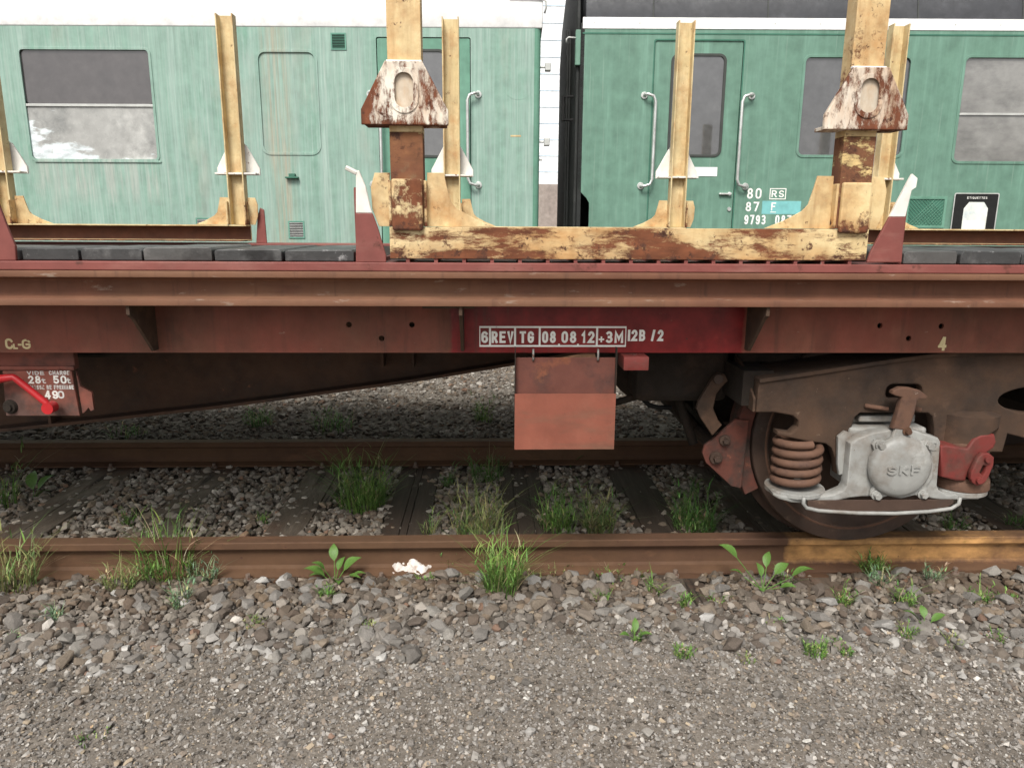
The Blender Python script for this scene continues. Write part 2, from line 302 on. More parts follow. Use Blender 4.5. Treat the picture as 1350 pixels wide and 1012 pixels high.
def rr(x0, x1, z0, z1, r, n=6):
    p = []
    for cx, cz, a0 in ((x1-r, z1-r, 0), (x0+r, z1-r, 90), (x0+r, z0+r, 180), (x1-r, z0+r, 270)):
        for i in range(n+1):
            a = R(a0+90*i/n); p.append((cx+r*math.cos(a), cz+r*math.sin(a)))
    return p
def disc(cx, cz, r, n=16): return [(cx+r*math.cos(2*math.pi*i/n), cz+r*math.sin(2*math.pi*i/n)) for i in range(n)]
def plate_mesh(name, outlines, y0, y1, bevel=0):
    """flat plate in the XZ plane with holes, thickness y0..y1"""
    cu = bpy.data.curves.new(name, 'CURVE'); cu.dimensions = '2D'; cu.fill_mode = 'BOTH'
    cu.extrude = abs(y1-y0)/2-bevel; cu.bevel_depth = bevel; cu.bevel_resolution = 1 if bevel else 0; cu.offset = -bevel
    for o in outlines:
        sp = cu.splines.new('POLY'); sp.points.add(len(o)-1); sp.use_cyclic_u = True
        for i, (x, z) in enumerate(o): sp.points[i].co = (x, z, 0, 1)
    ob = bpy.data.objects.new(name, cu); me = bpy.data.meshes.new_from_object(ob)
    me.transform(Matrix.Translation((0, (y0+y1)/2, 0)) @ Matrix.Rotation(R(90), 4, 'X'))
    bpy.data.objects.remove(ob); bpy.data.curves.remove(cu); me.name = name; me.materials.clear()
    return me
def plate(name, outlines, y0, y1, mt, parent=None, bevel=0, smooth=40):
    return link(name, plate_mesh(name, outlines, y0, y1, bevel), mt, parent, smooth if bevel else False)
def _arc(cx, cy, rx, ry, a0, a1, n=10): return [(cx+rx*math.cos(R(a0+(a1-a0)*i/n)), cy+ry*math.sin(R(a0+(a1-a0)*i/n))) for i in range(n+1)]
_top = lambda a, b: _arc(.5, .7, .5, .3, a, b)
_bot = lambda a, b: _arc(.5, .3, .5, .3, a, b)
_six = [_top(35, 180)+[(0, .3)], _bot(180, 540)]
GLYPH = {'0': [_top(0, 180)+_bot(180, 360)+[(1, .7)]], '8': [_arc(.5, .755, .42, .245, -90, 270), _arc(.5, .255, .5, .255, 90, 450)], '6': _six, '9': [[(1-a, 1-b) for a, b in p] for p in _six],
 '3': [_arc(.45, .745, .47, .255, 140, -95), _arc(.47, .25, .53, .25, 95, -140)], '2': [_arc(.5, .71, .48, .29, 165, -25)+[(0, 0), (1, 0)]], '1': [[(.15, .74), (.7, 1), (.7, 0)]],
 '4': [[(.74, 0), (.74, 1)], [(.62, 1), (0, .3)], [(0, .27), (1, .27)]], '5': [[(.9, 1), (.12, 1), (.06, .54)]+_arc(.48, .31, .5, .31, 125, -150)], '7': [[(0, 1), (1, 1), (.38, 0)]],
 'R': [[(0, 0), (0, 1)], [(.1, 1), (.55, 1)]+_arc(.55, .745, .42, .255, 88, -90)+[(.1, .49)], [(.5, .45), (1, 0)]], 'E': [[(1, 1), (0, 1), (0, 0), (1, 0)], [(0, .52), (.85, .52)]], 'V': [[(0, 1), (.5, 0), (1, 1)]],
 'T': [[(0, 1), (1, 1)], [(.5, 1), (.5, 0)]], 'G': [_top(20, 180)+_bot(180, 360)+[(1, .47), (.55, .47)]], 'C': [_top(20, 180)+_bot(180, 340)], 'M': [[(0, 0), (0, 1), (.5, .3), (1, 1), (1, 0)]],
 'B': [[(0, 0), (0, 1)], [(.1, 1), (.55, 1)]+_arc(.55, .75, .38, .25, 88, -90)+[(.1, .5)], [(.1, .5), (.5, .5)]+_arc(.55, .25, .45, .25, 88, -90)+[(.1, 0)]], 'S': [_arc(.5, .74, .48, .26, 25, 270)+_arc(.5, .24, .5, .24, 88, -155)],
 'F': [[(1, 1), (0, 1), (0, 0)], [(0, .5), (.8, .5)]], 'K': [[(0, 0), (0, 1)], [(1, 1), (.05, .45)], [(.3, .55), (1, 0)]], 'L': [[(0, 1), (0, 0), (1, 0)]], 'I': [[(.5, 0), (.5, 1)]], '/': [[(0, 0), (1, 1)]],
 '+': [[(0, .5), (1, .5)], [(.5, 0), (.5, 1)]], '-': [[(0, .5), (1, .5)]], 't': [[(.4, 1), (.4, .15), (.55, 0), (1, 0)], [(0, .68), (.9, .68)]], 'A': [[(0, 0), (.5, 1), (1, 0)], [(.2, .3), (.8, .3)]],
 'D': [[(0, 0), (0, 1), (.5, 1)]+_arc(.5, .5, .5, .5, 90, -90)+[(0, 0)]], 'N': [[(0, 0), (0, 1), (1, 0), (1, 1)]], 'H': [[(0, 0), (0, 1)], [(1, 0), (1, 1)], [(0, .5), (1, .5)]], 'U': [[(0, 1), (0, .3)]+_bot(180, 360)+[(1, 1)]], 'Q': [_top(0, 180)+_bot(180, 360)+[(1, .7)], [(.6, .25), (1.05, -.05)]]}
WIDE = {'M': 1.3, 'I': .35, '/': .7, '1': .75, 't': .6, ' ': .6}
def strokes(body, x0, x1, z0, z1, sw, y, thick=.0012, gap=.42):
    """lettering painted with a flat brush: ribbons sw wide filling the box x0..x1, z0..z1, front face at y"""
    ws = [WIDE.get(c, 1) for c in body]; g_ = gap
    unit = (x1-x0)/(sum(ws)+g_*(len(body)-1)); mb = MB(); x = x0; k = 0
    for c, w in zip(body, ws):
        cw = w*unit
        for pl in GLYPH.get(c, []):
            P = [(x+sw/2+a*(cw-sw), z0+sw/2+b*(z1-z0-sw)) for a, b in pl]; P = [p for i, p in enumerate(P) if i == 0 or math.dist(p, P[i-1]) > 1e-6]
            n = len(P); clo = math.dist(P[0], P[-1]) < 1e-5; Lf, Rt = [], []
            for i in range(n):
                a = P[i-1] if i else (P[-2] if clo else None); b = P[i+1] if i < n-1 else (P[1] if clo else None)
                ds = []
                if a is not None: d = math.dist(a, P[i]); ds.append(((P[i][0]-a[0])/d, (P[i][1]-a[1])/d))
                if b is not None: d = math.dist(b, P[i]); ds.append(((b[0]-P[i][0])/d, (b[1]-P[i][1])/d))
                nx = -sum(d[1] for d in ds); nz = sum(d[0] for d in ds); l = math.hypot(nx, nz) or 1; nx /= l; nz /= l
                co_ = abs(nx*-ds[0][1]+nz*ds[0][0]); m_ = sw/2/max(co_, .45)
                e = (0, 0)
                if not clo and (i == 0 or i == n-1): e = (ds[0][0]*sw/2*(1 if i else -1), ds[0][1]*sw/2*(1 if i else -1))
                Lf.append((P[i][0]+nx*m_+e[0], P[i][1]+nz*m_+e[1])); Rt.append((P[i][0]-nx*m_+e[0], P[i][1]-nz*m_+e[1]))
            yy = y-.00013*(k % 3); k += 1
            vs = [(p[0], yy, p[1]) for p in Lf]+[(p[0], yy, p[1]) for p in Rt]+[(p[0], y+thick, p[1]) for p in Lf]+[(p[0], y+thick, p[1]) for p in Rt]
            fs = []
            for i in range(n-1): fs += [(i, i+1, n+i+1, n+i), (2*n+i, 2*n+i+1, i+1, i), (n+i, n+i+1, 3*n+i+1, 3*n+i)]
            if not clo: fs += [(0, n, 3*n, 2*n), (n-1, 2*n-1, 4*n-1, 3*n-1)]
            mb.add(vs, fs)
        x += cw+g_*unit
    me = bpy.data.meshes.new('lettering'); me.from_pydata(mb.v, [], mb.f); return me
def copy_tree(o, parent=None):
    c = o.copy(); COL.objects.link(c); c.parent = parent
    for ch in list(o.children): copy_tree(ch, c)
    return c

# ================================================================== GROUND
def vnoise(x, y):
    return (np.sin(x*3.1+1.3*np.sin(y*2.3))*np.cos(y*2.7+np.sin(x*1.9))*.5+np.sin(x*9.3+y*4.1)*np.cos(y*8.1-x*3.7)*.3+np.sin(x*23+y*17)*np.sin(y*21-x*11)*.2)
def gz(x, y):
    x = np.asarray(x, float); y = np.asarray(y, float)
    base = -.178 + .012*np.exp(-((y+1.0)/.3)**2) + np.where(y > 1, .02*np.clip(y-1, 0, 1), 0)
    bare = np.exp(-((x-1.42)/.13)**4)+np.exp(-((x-2.12)/.14)**4)+.6*np.exp(-((x-.87)/.08)**4)
    base = base + .027*np.exp(-((y+1.14)/.27)**4)*(1-np.clip(bare, 0, 1)*np.clip((y+1.14)/.06, 0, 1))
    return base + .010*vnoise(x, y)
xs = np.concatenate([[-400, -100, -30, -10], np.linspace(-6, 6, 241), [10, 30, 100, 400]])
ys = np.concatenate([[-300, -80, -20, -8], np.linspace(-4.2, 6, 205), [10, 30, 100, 400]])
X, Y = np.meshgrid(xs, ys); Zg = gz(X, Y); Zg = np.where((np.abs(X) > 7) | (Y > 7) | (Y < -5), -.17, Zg)
nv = len(xs); me = bpy.data.meshes.new('ground')
me.from_pydata(np.stack([X, Y, Zg], -1).reshape(-1, 3).tolist(), [], [(j*nv+i, j*nv+i+1, (j+1)*nv+i+1, (j+1)*nv+i) for j in range(len(ys)-1) for i in range(nv-1)])
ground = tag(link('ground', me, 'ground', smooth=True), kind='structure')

# ---- stones
def rock(npt, seed):
    rg = random.Random(seed); bm = bmesh.new(); k = 0
    while k < npt:
        v = Vector((rg.gauss(0, 1), rg.gauss(0, 1), rg.gauss(0, 1))); v.normalize(); v *= rg.uniform(.82, 1.05)
        bm.verts.new((v.x, v.y*rg.uniform(.85, 1), v.z*.8)); k += 1
    r = bmesh.ops.convex_hull(bm, input=bm.verts)
    for v in [v for v in bm.verts if not v.link_faces]: bm.verts.remove(v)
    bmesh.ops.triangulate(bm, faces=bm.faces); bm.verts.index_update()
    a = np.array([v.co[:] for v in bm.verts]); t = np.array([[v.index for v in f.verts] for f in bm.faces]); bm.free(); return a, t
ROCKS = [rock(22, i) for i in range(10)]; CHIPS = [rock(11, 50+i) for i in range(10)]
PAL = np.array([[.2, .185, .168], [.15, .136, .122], [.245, .228, .205], [.175, .145, .118], [.12, .096, .078], [.31, .296, .278], [.185, .15, .115], [.09, .078, .066], [.46, .445, .42], [.2, .13, .096]])
PW = np.array([.2, .19, .14, .13, .1, .09, .07, .05, .015, .015])
def scatter(name, P, size, protos, pal=PAL, pw=PW, gain=None, flat=.75):
    n = len(P); which = RNG.integers(0, len(protos), n); Vs = []; Fs = []; Cs = []; off = 0
    tint = pal[RNG.choice(len(pal), n, p=pw/pw.sum())]*RNG.uniform(.78, 1.2, (n, 1))
    if gain is not None: tint = tint*gain
    for w, (v, t) in enumerate(protos):
        I = np.where(which == w)[0]; k = len(I)
        if not k: continue
        q = RNG.normal(size=(k, 4)); q /= np.linalg.norm(q, axis=1, keepdims=True); a, b, c, d = q.T
        M3 = np.stack([np.stack([1-2*(c*c+d*d), 2*(b*c-a*d), 2*(b*d+a*c)], -1), np.stack([2*(b*c+a*d), 1-2*(b*b+d*d), 2*(c*d-a*b)], -1), np.stack([2*(b*d-a*c), 2*(c*d+a*b), 1-2*(b*b+c*c)], -1)], 1)
        sc = size[I][:, None]*RNG.uniform(.7, 1.25, (k, 3))
        vv = np.einsum('kij,kpj->kpi', M3, v[None]*sc[:, None]); vv[:, :, 2] *= flat; vv += P[I][:, None]
        Vs.append(vv.reshape(-1, 3)); Fs.append((t[None]+(off+np.arange(k)*len(v))[:, None, None]).reshape(-1, 3)); off += k*len(v)
        Cs.append(np.repeat(tint[I], len(v), 0))
    V = np.concatenate(Vs); Fa = np.concatenate(Fs); C = np.concatenate(Cs)
    me = bpy.data.meshes.new(name); me.vertices.add(len(V)); me.vertices.foreach_set('co', V.ravel())
    me.loops.add(Fa.size); me.loops.foreach_set('vertex_index', Fa.ravel().astype(np.int32)); me.polygons.add(len(Fa))
    me.polygons.foreach_set('loop_start', np.arange(0, Fa.size, 3, dtype=np.int32))
    me.update(calc_edges=True); me.validate()
    at = me.attributes.new('tint', 'FLOAT_COLOR', 'POINT'); at.data.foreach_set('color', np.concatenate([C, np.ones((len(C), 1))], 1).ravel())
    me.polygons.foreach_set('use_smooth', [False]*len(me.polygons))
    return tag(link(name, me, 'stone'), kind='stuff')
SLEEPERS = [-2.95, -2.32, -1.68, -1.0, -.42, .2, .87, 1.42, 2.12, 2.75]
def half_w(y, extra=.75): return .72*(y+CAM_D)+extra
def sample(n, y0, y1, xmax=6):
    y = RNG.uniform(y0, y1, n); x = RNG.uniform(-1, 1, n)*np.minimum(half_w(y), xmax)+.03*(y+CAM_D); return x, y
def on_sleeper(x, y, m_=.11):
    r = np.zeros(len(x), bool)
    for s in SLEEPERS: r |= (np.abs(x-s) < m_) & (np.abs(y) < 1.32)
    return r
def on_rail(x, y): return (np.abs(np.abs(y)-.753) < .085)
TRACK_A = R(-2.06)
# ballast, near shoulder; larger stones get sparser away from the rail
def ballast_edge(x): return -1.36+.1*np.sin(x*2.1+.6)+.05*np.sin(x*5.3)-.05*x*.4
x, y = sample(16000, -1.85, -.80)
p = np.clip((y-(ballast_edge(x)-.22))/.42, 0, 1); keep = (RNG.uniform(size=len(x)) < p*.95+.022) & ~on_rail(x, y)
onS = (((np.abs(x-1.42) < .1) | (np.abs(x-2.12) < .11) | (np.abs(x-.87) < .05)) & (y > -1.08)) & (RNG.uniform(size=len(x)) < .88); keep &= ~onS
x, y = x[keep], y[keep]
sz = np.exp(RNG.normal(math.log(.0175), .4, len(x))).clip(.007, .04)*np.where(y > ballast_edge(x)-.02, 1, .62)
zz = gz(x, y)+RNG.uniform(-.3, .55, len(x))*sz+.012*np.clip((y+1.3)/.4, 0, 1)
order = np.argsort(-sz*(y > -1.6)); big = order[:300]; rest = order[300:]
rw = np.clip((y+1.38)/.4, 0, 1)[:, None]; rusty = 1-rw*(1-np.array([[.74, .645, .55]]))
scatter('ballast', np.stack([x, y, zz], 1)[rest], sz[rest], ROCKS, gain=rusty[rest])
# the 300 largest as single stones on the ground
stone_meshes = []
for i in range(24):
    v, t = ROCKS[i % 10]; me = bpy.data.meshes.new('stone'); a = v*np.array([1.15, .95, .72])
    me.from_pydata(a.tolist(), [], t.tolist()); c = PAL[RNG.choice(10, p=PW/PW.sum())]*RNG.uniform(.8, 1.15)
    at = me.attributes.new('tint', 'FLOAT_COLOR', 'POINT'); at.data.foreach_set('color', np.tile([*c, 1], len(a)))
    me.materials.append(MT['stone']); stone_meshes.append(me)
for j in big:
    o = bpy.data.objects.new('stone', stone_meshes[j % 24]); COL.objects.link(o); o.parent = ground
    o.location = (x[j], y[j], zz[j]+.002); o.rotation_euler = (random.uniform(-.5, .5), random.uniform(-.5, .5), random.uniform(0, 6.28)); o.scale = (sz[j],)*3
# ballast between the rails
x, y = sample(18000, -.70, .70); s_on = on_sleeper(x, y, .10); keep = ~s_on | (RNG.uniform(size=len(x)) < np.where(x < -.65, .5, .12))
keep &= (np.abs(y) < .69); x, y = x[keep], y[keep]
sz = np.exp(RNG.normal(math.log(.0175), .3, len(x))).clip(.008, .034)
scatter('ballast', np.stack([x, y, gz(x, y)+.012+RNG.uniform(-.5, .6, len(x))*sz], 1), sz, ROCKS, gain=np.array([[1.3, 1.22, 1.12]]))
# ballast beyond the far rail
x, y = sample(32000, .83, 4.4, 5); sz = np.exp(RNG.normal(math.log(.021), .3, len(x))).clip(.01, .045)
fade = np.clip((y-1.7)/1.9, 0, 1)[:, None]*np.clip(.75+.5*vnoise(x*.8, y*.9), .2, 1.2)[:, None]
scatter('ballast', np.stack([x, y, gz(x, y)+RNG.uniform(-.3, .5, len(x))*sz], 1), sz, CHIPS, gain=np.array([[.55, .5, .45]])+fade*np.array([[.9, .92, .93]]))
# fine gravel of the path in front
x, y = sample(84000, -2.75, -.95); keep = RNG.uniform(size=len(x)) < np.clip(1.15-(y+1.35)/.35, .25, 1); x, y = x[keep], y[keep]
sz = np.exp(RNG.normal(math.log(.0043), .52, len(x))).clip(.002, .016)
scatter('fine_gravel', np.stack([x, y, gz(x, y)+RNG.uniform(-.2, .6, len(x))*sz], 1), sz, CHIPS, gain=(1+.22*vnoise(x*.55, y*.8+2)+.1*vnoise(x*1.7+5, y*2.1))[:, None], pal=np.array([[.27, .25, .23], [.2, .183, .166], [.36, .335, .305], [.25, .205, .165], [.11, .097, .083], [.46, .44, .405], [.34, .275, .2]]), pw=np.array([.25, .24, .17, .13, .12, .035, .055]))

# ================================================================== TRACKS
RAILP = [(-.036, -.004), (-.033, 0), (.033, 0), (.036, -.004), (.036, -.03), (.03, -.038), (.011, -.046), (.008, -.058), (.008, -.118), (.016, -.131), (.066, -.141), (.07, -.144), (.07, -.152)]
RAILP = RAILP[:2]+RAILP[2:]+[(-a, b) for a, b in RAILP[::-1][:9]]
def rail(x0, x1, y, mt, label):
    return tag(MB().prism([(y+a, b) for a, b in RAILP], x0, x1, 'x').build('rail', mt, smooth=30), label, 'rail', 'rails of the two tracks')
rail(-14, 14, -.753, 'rail_marked', 'rusty rail nearest the viewer with a faded yellow paint mark under the wheel')
rail(-14, 14, .753, 'rail', 'rusty rail behind the grass, far rail of the track under the flat wagon')
for i, (yy, lb) in enumerate(((4.25, 'rusty rail under the near side of the green coaches'), (5.756, 'rusty rail under the far side of the green coaches'))):
    o = rail(-14, 14, 0, 'rail', lb); o.location = (0, yy, .02); o.rotation_euler = (0, 0, TRACK_A)
# sleepers with plates and screws
scr = MB().cyl((0, 0, 0), (0, 0, .012), .019, .017, 12).cyl((0, 0, .012), (0, 0, .032), .0115, .0105, 6).mesh('coach_screw', .0015)
rg = random.Random(3)
SL_LABEL = {-2.95: 'dark timber sleeper at the far left edge of the track', -2.32: 'leftmost dirt-covered timber sleeper crossing between the rails', -1.68: 'dirty timber sleeper left of the large grass tuft by the near rail',
            -1.0: 'half-buried timber sleeper left of the dense tuft between the rails', -.42: 'bare cracked timber sleeper right of the dense tuft between the rails', .2: 'dark cracked timber sleeper under the red document holder',
            .87: 'dark timber sleeper between the document holder and the brake shoe', 1.42: 'timber sleeper with exposed brown end just below the wheel', 2.12: 'timber sleeper with exposed end near the right edge of the picture', 2.75: 'timber sleeper under the bogie past the right edge'}
for i, s in enumerate(SLEEPERS):
    t = thing('sleeper', SL_LABEL[s], 'sleeper', (s, 0, -.30), rg.uniform(-.012, .012), 'timber sleepers of the near track')
    w = rg.uniform(.115, .128); mb = MB(); n = 26; prof = []
    # beam split lengthwise by open drying cracks
    cuts = sorted([-w]+[rg.uniform(-w*.7, w*.7) for _ in range(2 if s > -.6 else 1)]+[w])
    for a, b in zip(cuts[:-1], cuts[1:]):
        if b-a < .012: continue
        dz = rg.uniform(-.004, .002); mb.box(a+.0013, b-.0013, -1.3+rg.uniform(-.01, .01), 1.3, 0, .148+dz)
    mb.box(-w+.01, w-.01, -1.28, 1.28, .005, .135)
    mb.build('timber', 'sleeper_dirty' if s < -.6 or s > 1.2 else 'sleeper', t, .004)
    for sy in (-1, 1):
        bp = MB().box(-.08, .08, sy*.753-.105, sy*.753+.105, .1455, .1485).build('base_plate', 'rail', t)
        for dx, dy in ((-.045, -.088), (.045, .088)):
            o = link('coach_screw', scr, 'bolt', t); o.location = (dx+rg.uniform(-.006, .006), sy*.753+dy*(-sy if sy < 0 else 1)*(1 if sy > 0 else 1), .1487)
for i in range(12):
    s = -6.6+i*1.15*1.0
# ================================================================== FLAT WAGON
W = thing('flat_wagon', 'brown-red flat wagon on the near track carrying yellow stake frames', 'wagon')
YB, YS, YT = -1.32, -1.12, -1.30
XL, XR = -5.2, 5.6
def channel(sy, name, mt):
    y0 = abs(YB)
    pr = [(y0, 1.198), (y0, 1.177), (y0-.055, 1.170), (y0-.062, 1.162), (y0-.062, 1.121), (y0-.055, 1.113), (y0, 1.106), (y0, 1.084), (y0-.16, 1.084), (y0-.16, 1.198)]
    return MB().prism([(sy*a, b) for a, b in pr], XL, XR, 'x').build(name, mt, W, .0025, 40)
channel(-1, 'outer_beam', 'beam_brown'); channel(1, 'outer_beam', 'beam_brown')
for sy in (-1, 1):
    y0, y1 = sorted((sy*1.312, sy*1.10)); MB().box(XL, XR, y0, y1, 1.1995, 1.228).build('deck_edge', 'deck_red', W, .003)
# sole bar: web with real bolt holes, flanges behind
holes = [disc(*A(px, py, YS), .0105, 14) for px, py in ((460, 428), (503, 446), (543, 428), (1160, 429), (1198, 446), (1241, 430))]
zb = .893
sole = plate('sole_bar', [[(XL, zb), (XR, zb), (XR, 1.083), (XL, 1.083)]]+holes, YS, YS+.012, 'sole_bar', W)
MB().box(XL, XR, YS+.0125, YS+.075, zb+.002, zb+.014).build('sole_bar_flange', 'under_dark', W, .002)
MB().box(XL, XR, YS+.012, YS+.06, 1.0, 1.083).build('sole_bar_backing', 'under_dark', W)
MB().box(XL, XR, 1.108, 1.12, zb, 1.083).build('sole_bar', 'girder', W)
# gusset brackets under the outer beam
def gusset(xc, name='gusset_bracket'):
    pr = [(YB+.012, 1.0835), (YB+.012, 1.052), (YB+.04, 1.036), (YS-.035, .905), (YS-.001, .905), (YS-.001, 1.0835)]
    MB().prism(pr, xc-.006, xc+.006, 'x').build(name, 'bogie', W, .0015)
gusset(A(205, 435, YS)[0]); gusset(A(610, 435, YS)[0]); gusset(A(985, 435, YS)[0]); gusset(2.25); gusset(-2.3); gusset(3.4)
xg = A(590, 435, YS)[0]
MB().box(xg-.075, xg+.1, YB+.03, YS-.001, 1.0735, 1.0833).build('packing_plate', 'bogie', W, .0015)
# deck: steel plate, ribs, planks
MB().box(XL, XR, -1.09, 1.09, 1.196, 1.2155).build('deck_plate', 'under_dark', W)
for i in range(20):
    xx = -.36+i*.0935
    if xx < 1.32: MB().box(xx-.006, xx+.006, -1.295, 1.09, 1.2283, 1.2405).build('deck_rib', 'deck_red', W)
edges = [-3.3, -3.08, -2.86, -2.64, -2.42, -2.2, -1.98, -1.76] + [A(p, 338, -1.29)[0] for p in (25, 103, 187, 281, 373, 468)]
edgesR = [A(p, 338, -1.29)[0] for p in (1191, 1265)]; edgesR += [edgesR[-1]+.22*i for i in range(1, 9)]
rg = random.Random(5)
def plank(a, b, i):
    th = rg.uniform(.038, .045); y0 = -1.285+rg.uniform(-.006, .006); mb = MB(); n = 6
    pr = [(a+.005, 1.2300), (b-.005, 1.2300), (b-.004, 1.2300+th*.8), (b-.012, 1.2300+th), (a+.014, 1.2300+th+rg.uniform(-.004, .002)), (a+.004, 1.2300+th*.78)]
    MB().prism(pr, y0, (-.62-.42*max(0, min(1, (-.45-(a+b)/2)/1.1)) if a < 0 else -.66)+rg.uniform(-.03, .03), 'y').build('plank', 'plank_grey' if i % 3 == 1 else 'plank', W, .003)
for i, (a, b) in enumerate(zip(edges[:-1], edges[1:])): plank(a, b, i)
for i, (a, b) in enumerate(zip(edgesR[:-1], edgesR[1:])): plank(a, b, i+1)
# stake pockets: red wedges with white tips
def pocket(poly_px, Yp, depth, split, mts=('deck_red', 'white_tip'), tip=None):
    poly = AP(poly_px, Yp)
    lo = [p for p in poly if p[1] <= split+1e-6]
    def clip(poly, below):
        out = []
        for p, q_ in zip(poly, poly[1:]+poly[:1]):
            ip = (p[1] <= split) == below; iq = (q_[1] <= split) == below
            if ip: out.append(p)
            if ip != iq:
                t = (split-p[1])/(q_[1]-p[1]); out.append((p[0]+t*(q_[0]-p[0]), split))
        return out
    b = MB().prism(clip(poly, True), Yp, Yp+depth).build('stake_pocket', mts[0], W, .003)
    MB().prism(clip(poly, False), Yp, Yp+depth).build('white_tip', mts[1], b, .003)
    return b
zsp = A(480, 281, -1.305)[1]
pl = [(469, 346), (469, 226), (473, 224), (482, 246), (489, 276), (498, 300), (509, 337), (509, 346)]
pr_ = [(1143, 346), (1148, 332), (1174, 284), (1198, 238), (1203, 229), (1210, 235), (1208, 247), (1202, 251), (1194, 285), (1189, 346)]
pocket(pl, -1.305, .012, zsp); pocket(pr_, -1.305, .012, zsp)
x0, z0 = A(469, 345, -1.293); x1, _ = A(1189, 345, -1.293)
for a, s in ((x0+.002, 1), (x1-.014, -1)):     # web running back from each wedge
    MB().prism([(-1.2925, 1.2287), (-1.2925, 1.47), (-1.2, 1.30), (-1.2, 1.2287)], a, a+.012, 'x').build('pocket_web', 'deck_red', W, .002)
MB().tube([(A(456, 221, -1.3)[0], -1.3, A(456, 221, -1.3)[1]), (A(470, 228, -1.3)[0], -1.3, A(470, 228, -1.3)[1])], .008, 6).build('bent_tip', 'white_tip', W)
# far side pockets and the one at the left edge
for px in (343,):
    xx, _ = A(px, 300, 1.2); MB().prism([(xx-.03, 1.2285), (xx+.04, 1.2285), (xx+.035, 1.44), (xx+.01, 1.455), (xx-.01, 1.40)], 1.19, 1.203).build('stake_pocket', 'deck_red', W, .003)
MB().prism([(A(-60, 345, -1.3)[0], 1.2287), (A(21, 345, -1.3)[0], 1.2287), (A(19, 318, -1.3)[0], 1.275), (A(10, 300, -1.3)[0], 1.33), (A(-6, 260, -1.3)[0], 1.43), (A(-60, 250, -1.3)[0], 1.45)], -1.300, -1.288).build('stake_pocket', 'deck_red', W, .003)
# lettering on the sole bar
YL = YS-.0008
x0, z0 = A(632, 457, YS); x1, z1 = A(826, 430, YS); kpx = (x1-x0)/194
lw = 2.4*kpx
fb = [[(x0, z0), (x1, z0), (x1, z1), (x0, z1)]]
cols_px = [632, 646, 679, 711.5, 787, 826]
X_ = [A(p, 443, YS)[0] for p in cols_px]; X_[0] = x0; X_[-1] = x1
fb += [[(a+lw*.55, z0+lw), (b-lw*.55, z0+lw), (b-lw*.55, z1-lw), (a+lw*.55, z1-lw)] for a, b in zip(X_[:-1], X_[1:])]
plate('inspection_frame', fb, YL-.0006, YL+.0006, 'white_letter', W)
def fit_text(body, pxa, pxb, pyb, pyt, Yp, mt, parent=W, sw=.2, name='lettering', gap=.27):
    xa, zb_ = A(pxa, pyb, Yp); xb, zt = A(pxb, pyt, Yp)
    return link(name, strokes(body, xa, xb, zb_, zt, sw*(zt-zb_), Yp-.0012, .001, gap), mt, parent)
for b_, a, c in (('6', 634.5, 643.5), ('REV', 648, 677), ('TG', 685, 704), ('08', 714.5, 733), ('08', 740, 760), ('12', 766, 784), ('3M', 798.5, 822)):
    fit_text(b_, a, c, 452 if b_ != '08' else 452, 436.5, YS, 'white_letter')
fit_text('+', 789, 796.5, 451, 443.5, YS, 'white_letter', sw=.28)
for px in (737, 762): MB().box(*[A(p, 450, YS)[0] for p in (px-1.3, px+1.3)], YL-.0012, YL, A(px, 456, YS)[1], A(px, 453, YS)[1]).build('lettering', 'white_letter', W)
for b_, a, c in (('I', 828, 830.5), ('2B', 832, 851), ('/', 858, 864), ('2', 866.5, 875)): fit_text(b_, a, c, 449.5, 434.5, YS, 'white_letter')
fit_text('C', 8, 16.5, 460, 446, YS, 'cream_letter'); fit_text('L', 18, 23, 460, 453, YS, 'cream_letter', sw=.3); fit_text('-', 24, 28.5, 455.5, 453, YS, 'cream_letter', sw=.9); fit_text('G', 30, 39.5, 460, 447, YS, 'cream_letter'); fit_text('4', 1236, 1249, 462, 444, YS, 'cream_letter')
# document holder
YD = -1.20
xa, zt = A(679, 466, YD); xb, z_b = A(809.5, 592, YD); _, zm = A(679, 519, YD)
D = MB().box(xa, xb, YD+.028, YD+.031, z_b, A(700, 473, YD)[1]).build('document_holder', 'holder_back', W, .001)
plate('pocket_front', [[(xa, z_b), (xb, z_b), (xb, zm), (xa, zm)]], YD, YD+.0025, 'holder_red', D, .0008)
for xx in (xa, xb-.0025): MB().box(xx, xx+.0025, YD+.0026, YD+.0335, z_b, zt+.02).build('holder_side', 'under_dark', D)
MB().box(xa, xb, YD+.0026, YD+.0275, z_b, z_b+.0025).build('holder_bottom', 'holder_red', D)
for px in (703.5, 789.5):
    hx = A(px, 470, YD)[0]; MB().tube([(hx, YD+.024, zt-.03), (hx, YD+.018, zt-.022), (hx, YD+.018, zt+.004), (hx, YD+.024, zt+.012)], .004, 8).build('hook', 'steel_bolt', D, smooth=True)
# red lug under the sole bar
lx0, lz1 = A(823, 468, -1.2); lx1, lz0 = A(855, 483.5, -1.2)
o = plate('lug', [[(lx0, -1.2), (lx1, -1.2), (lx1, -1.08), (lx0, -1.08)], disc((lx0+lx1)/2+.005, -1.15, .011)], -zb+.002, -zb+.002+.05, 'old_red', None, .003)
o.data.transform(Matrix.Rotation(R(-90), 4, 'X')); o.data.transform(Matrix.Translation((0, 0, 0))); o.parent = W
vv = np.array([v.co[:] for v in o.data.vertices]); o.data.transform(Matrix.Translation((0, -1.2-vv[:, 1].min(), zb-.0015-vv[:, 2].max())))
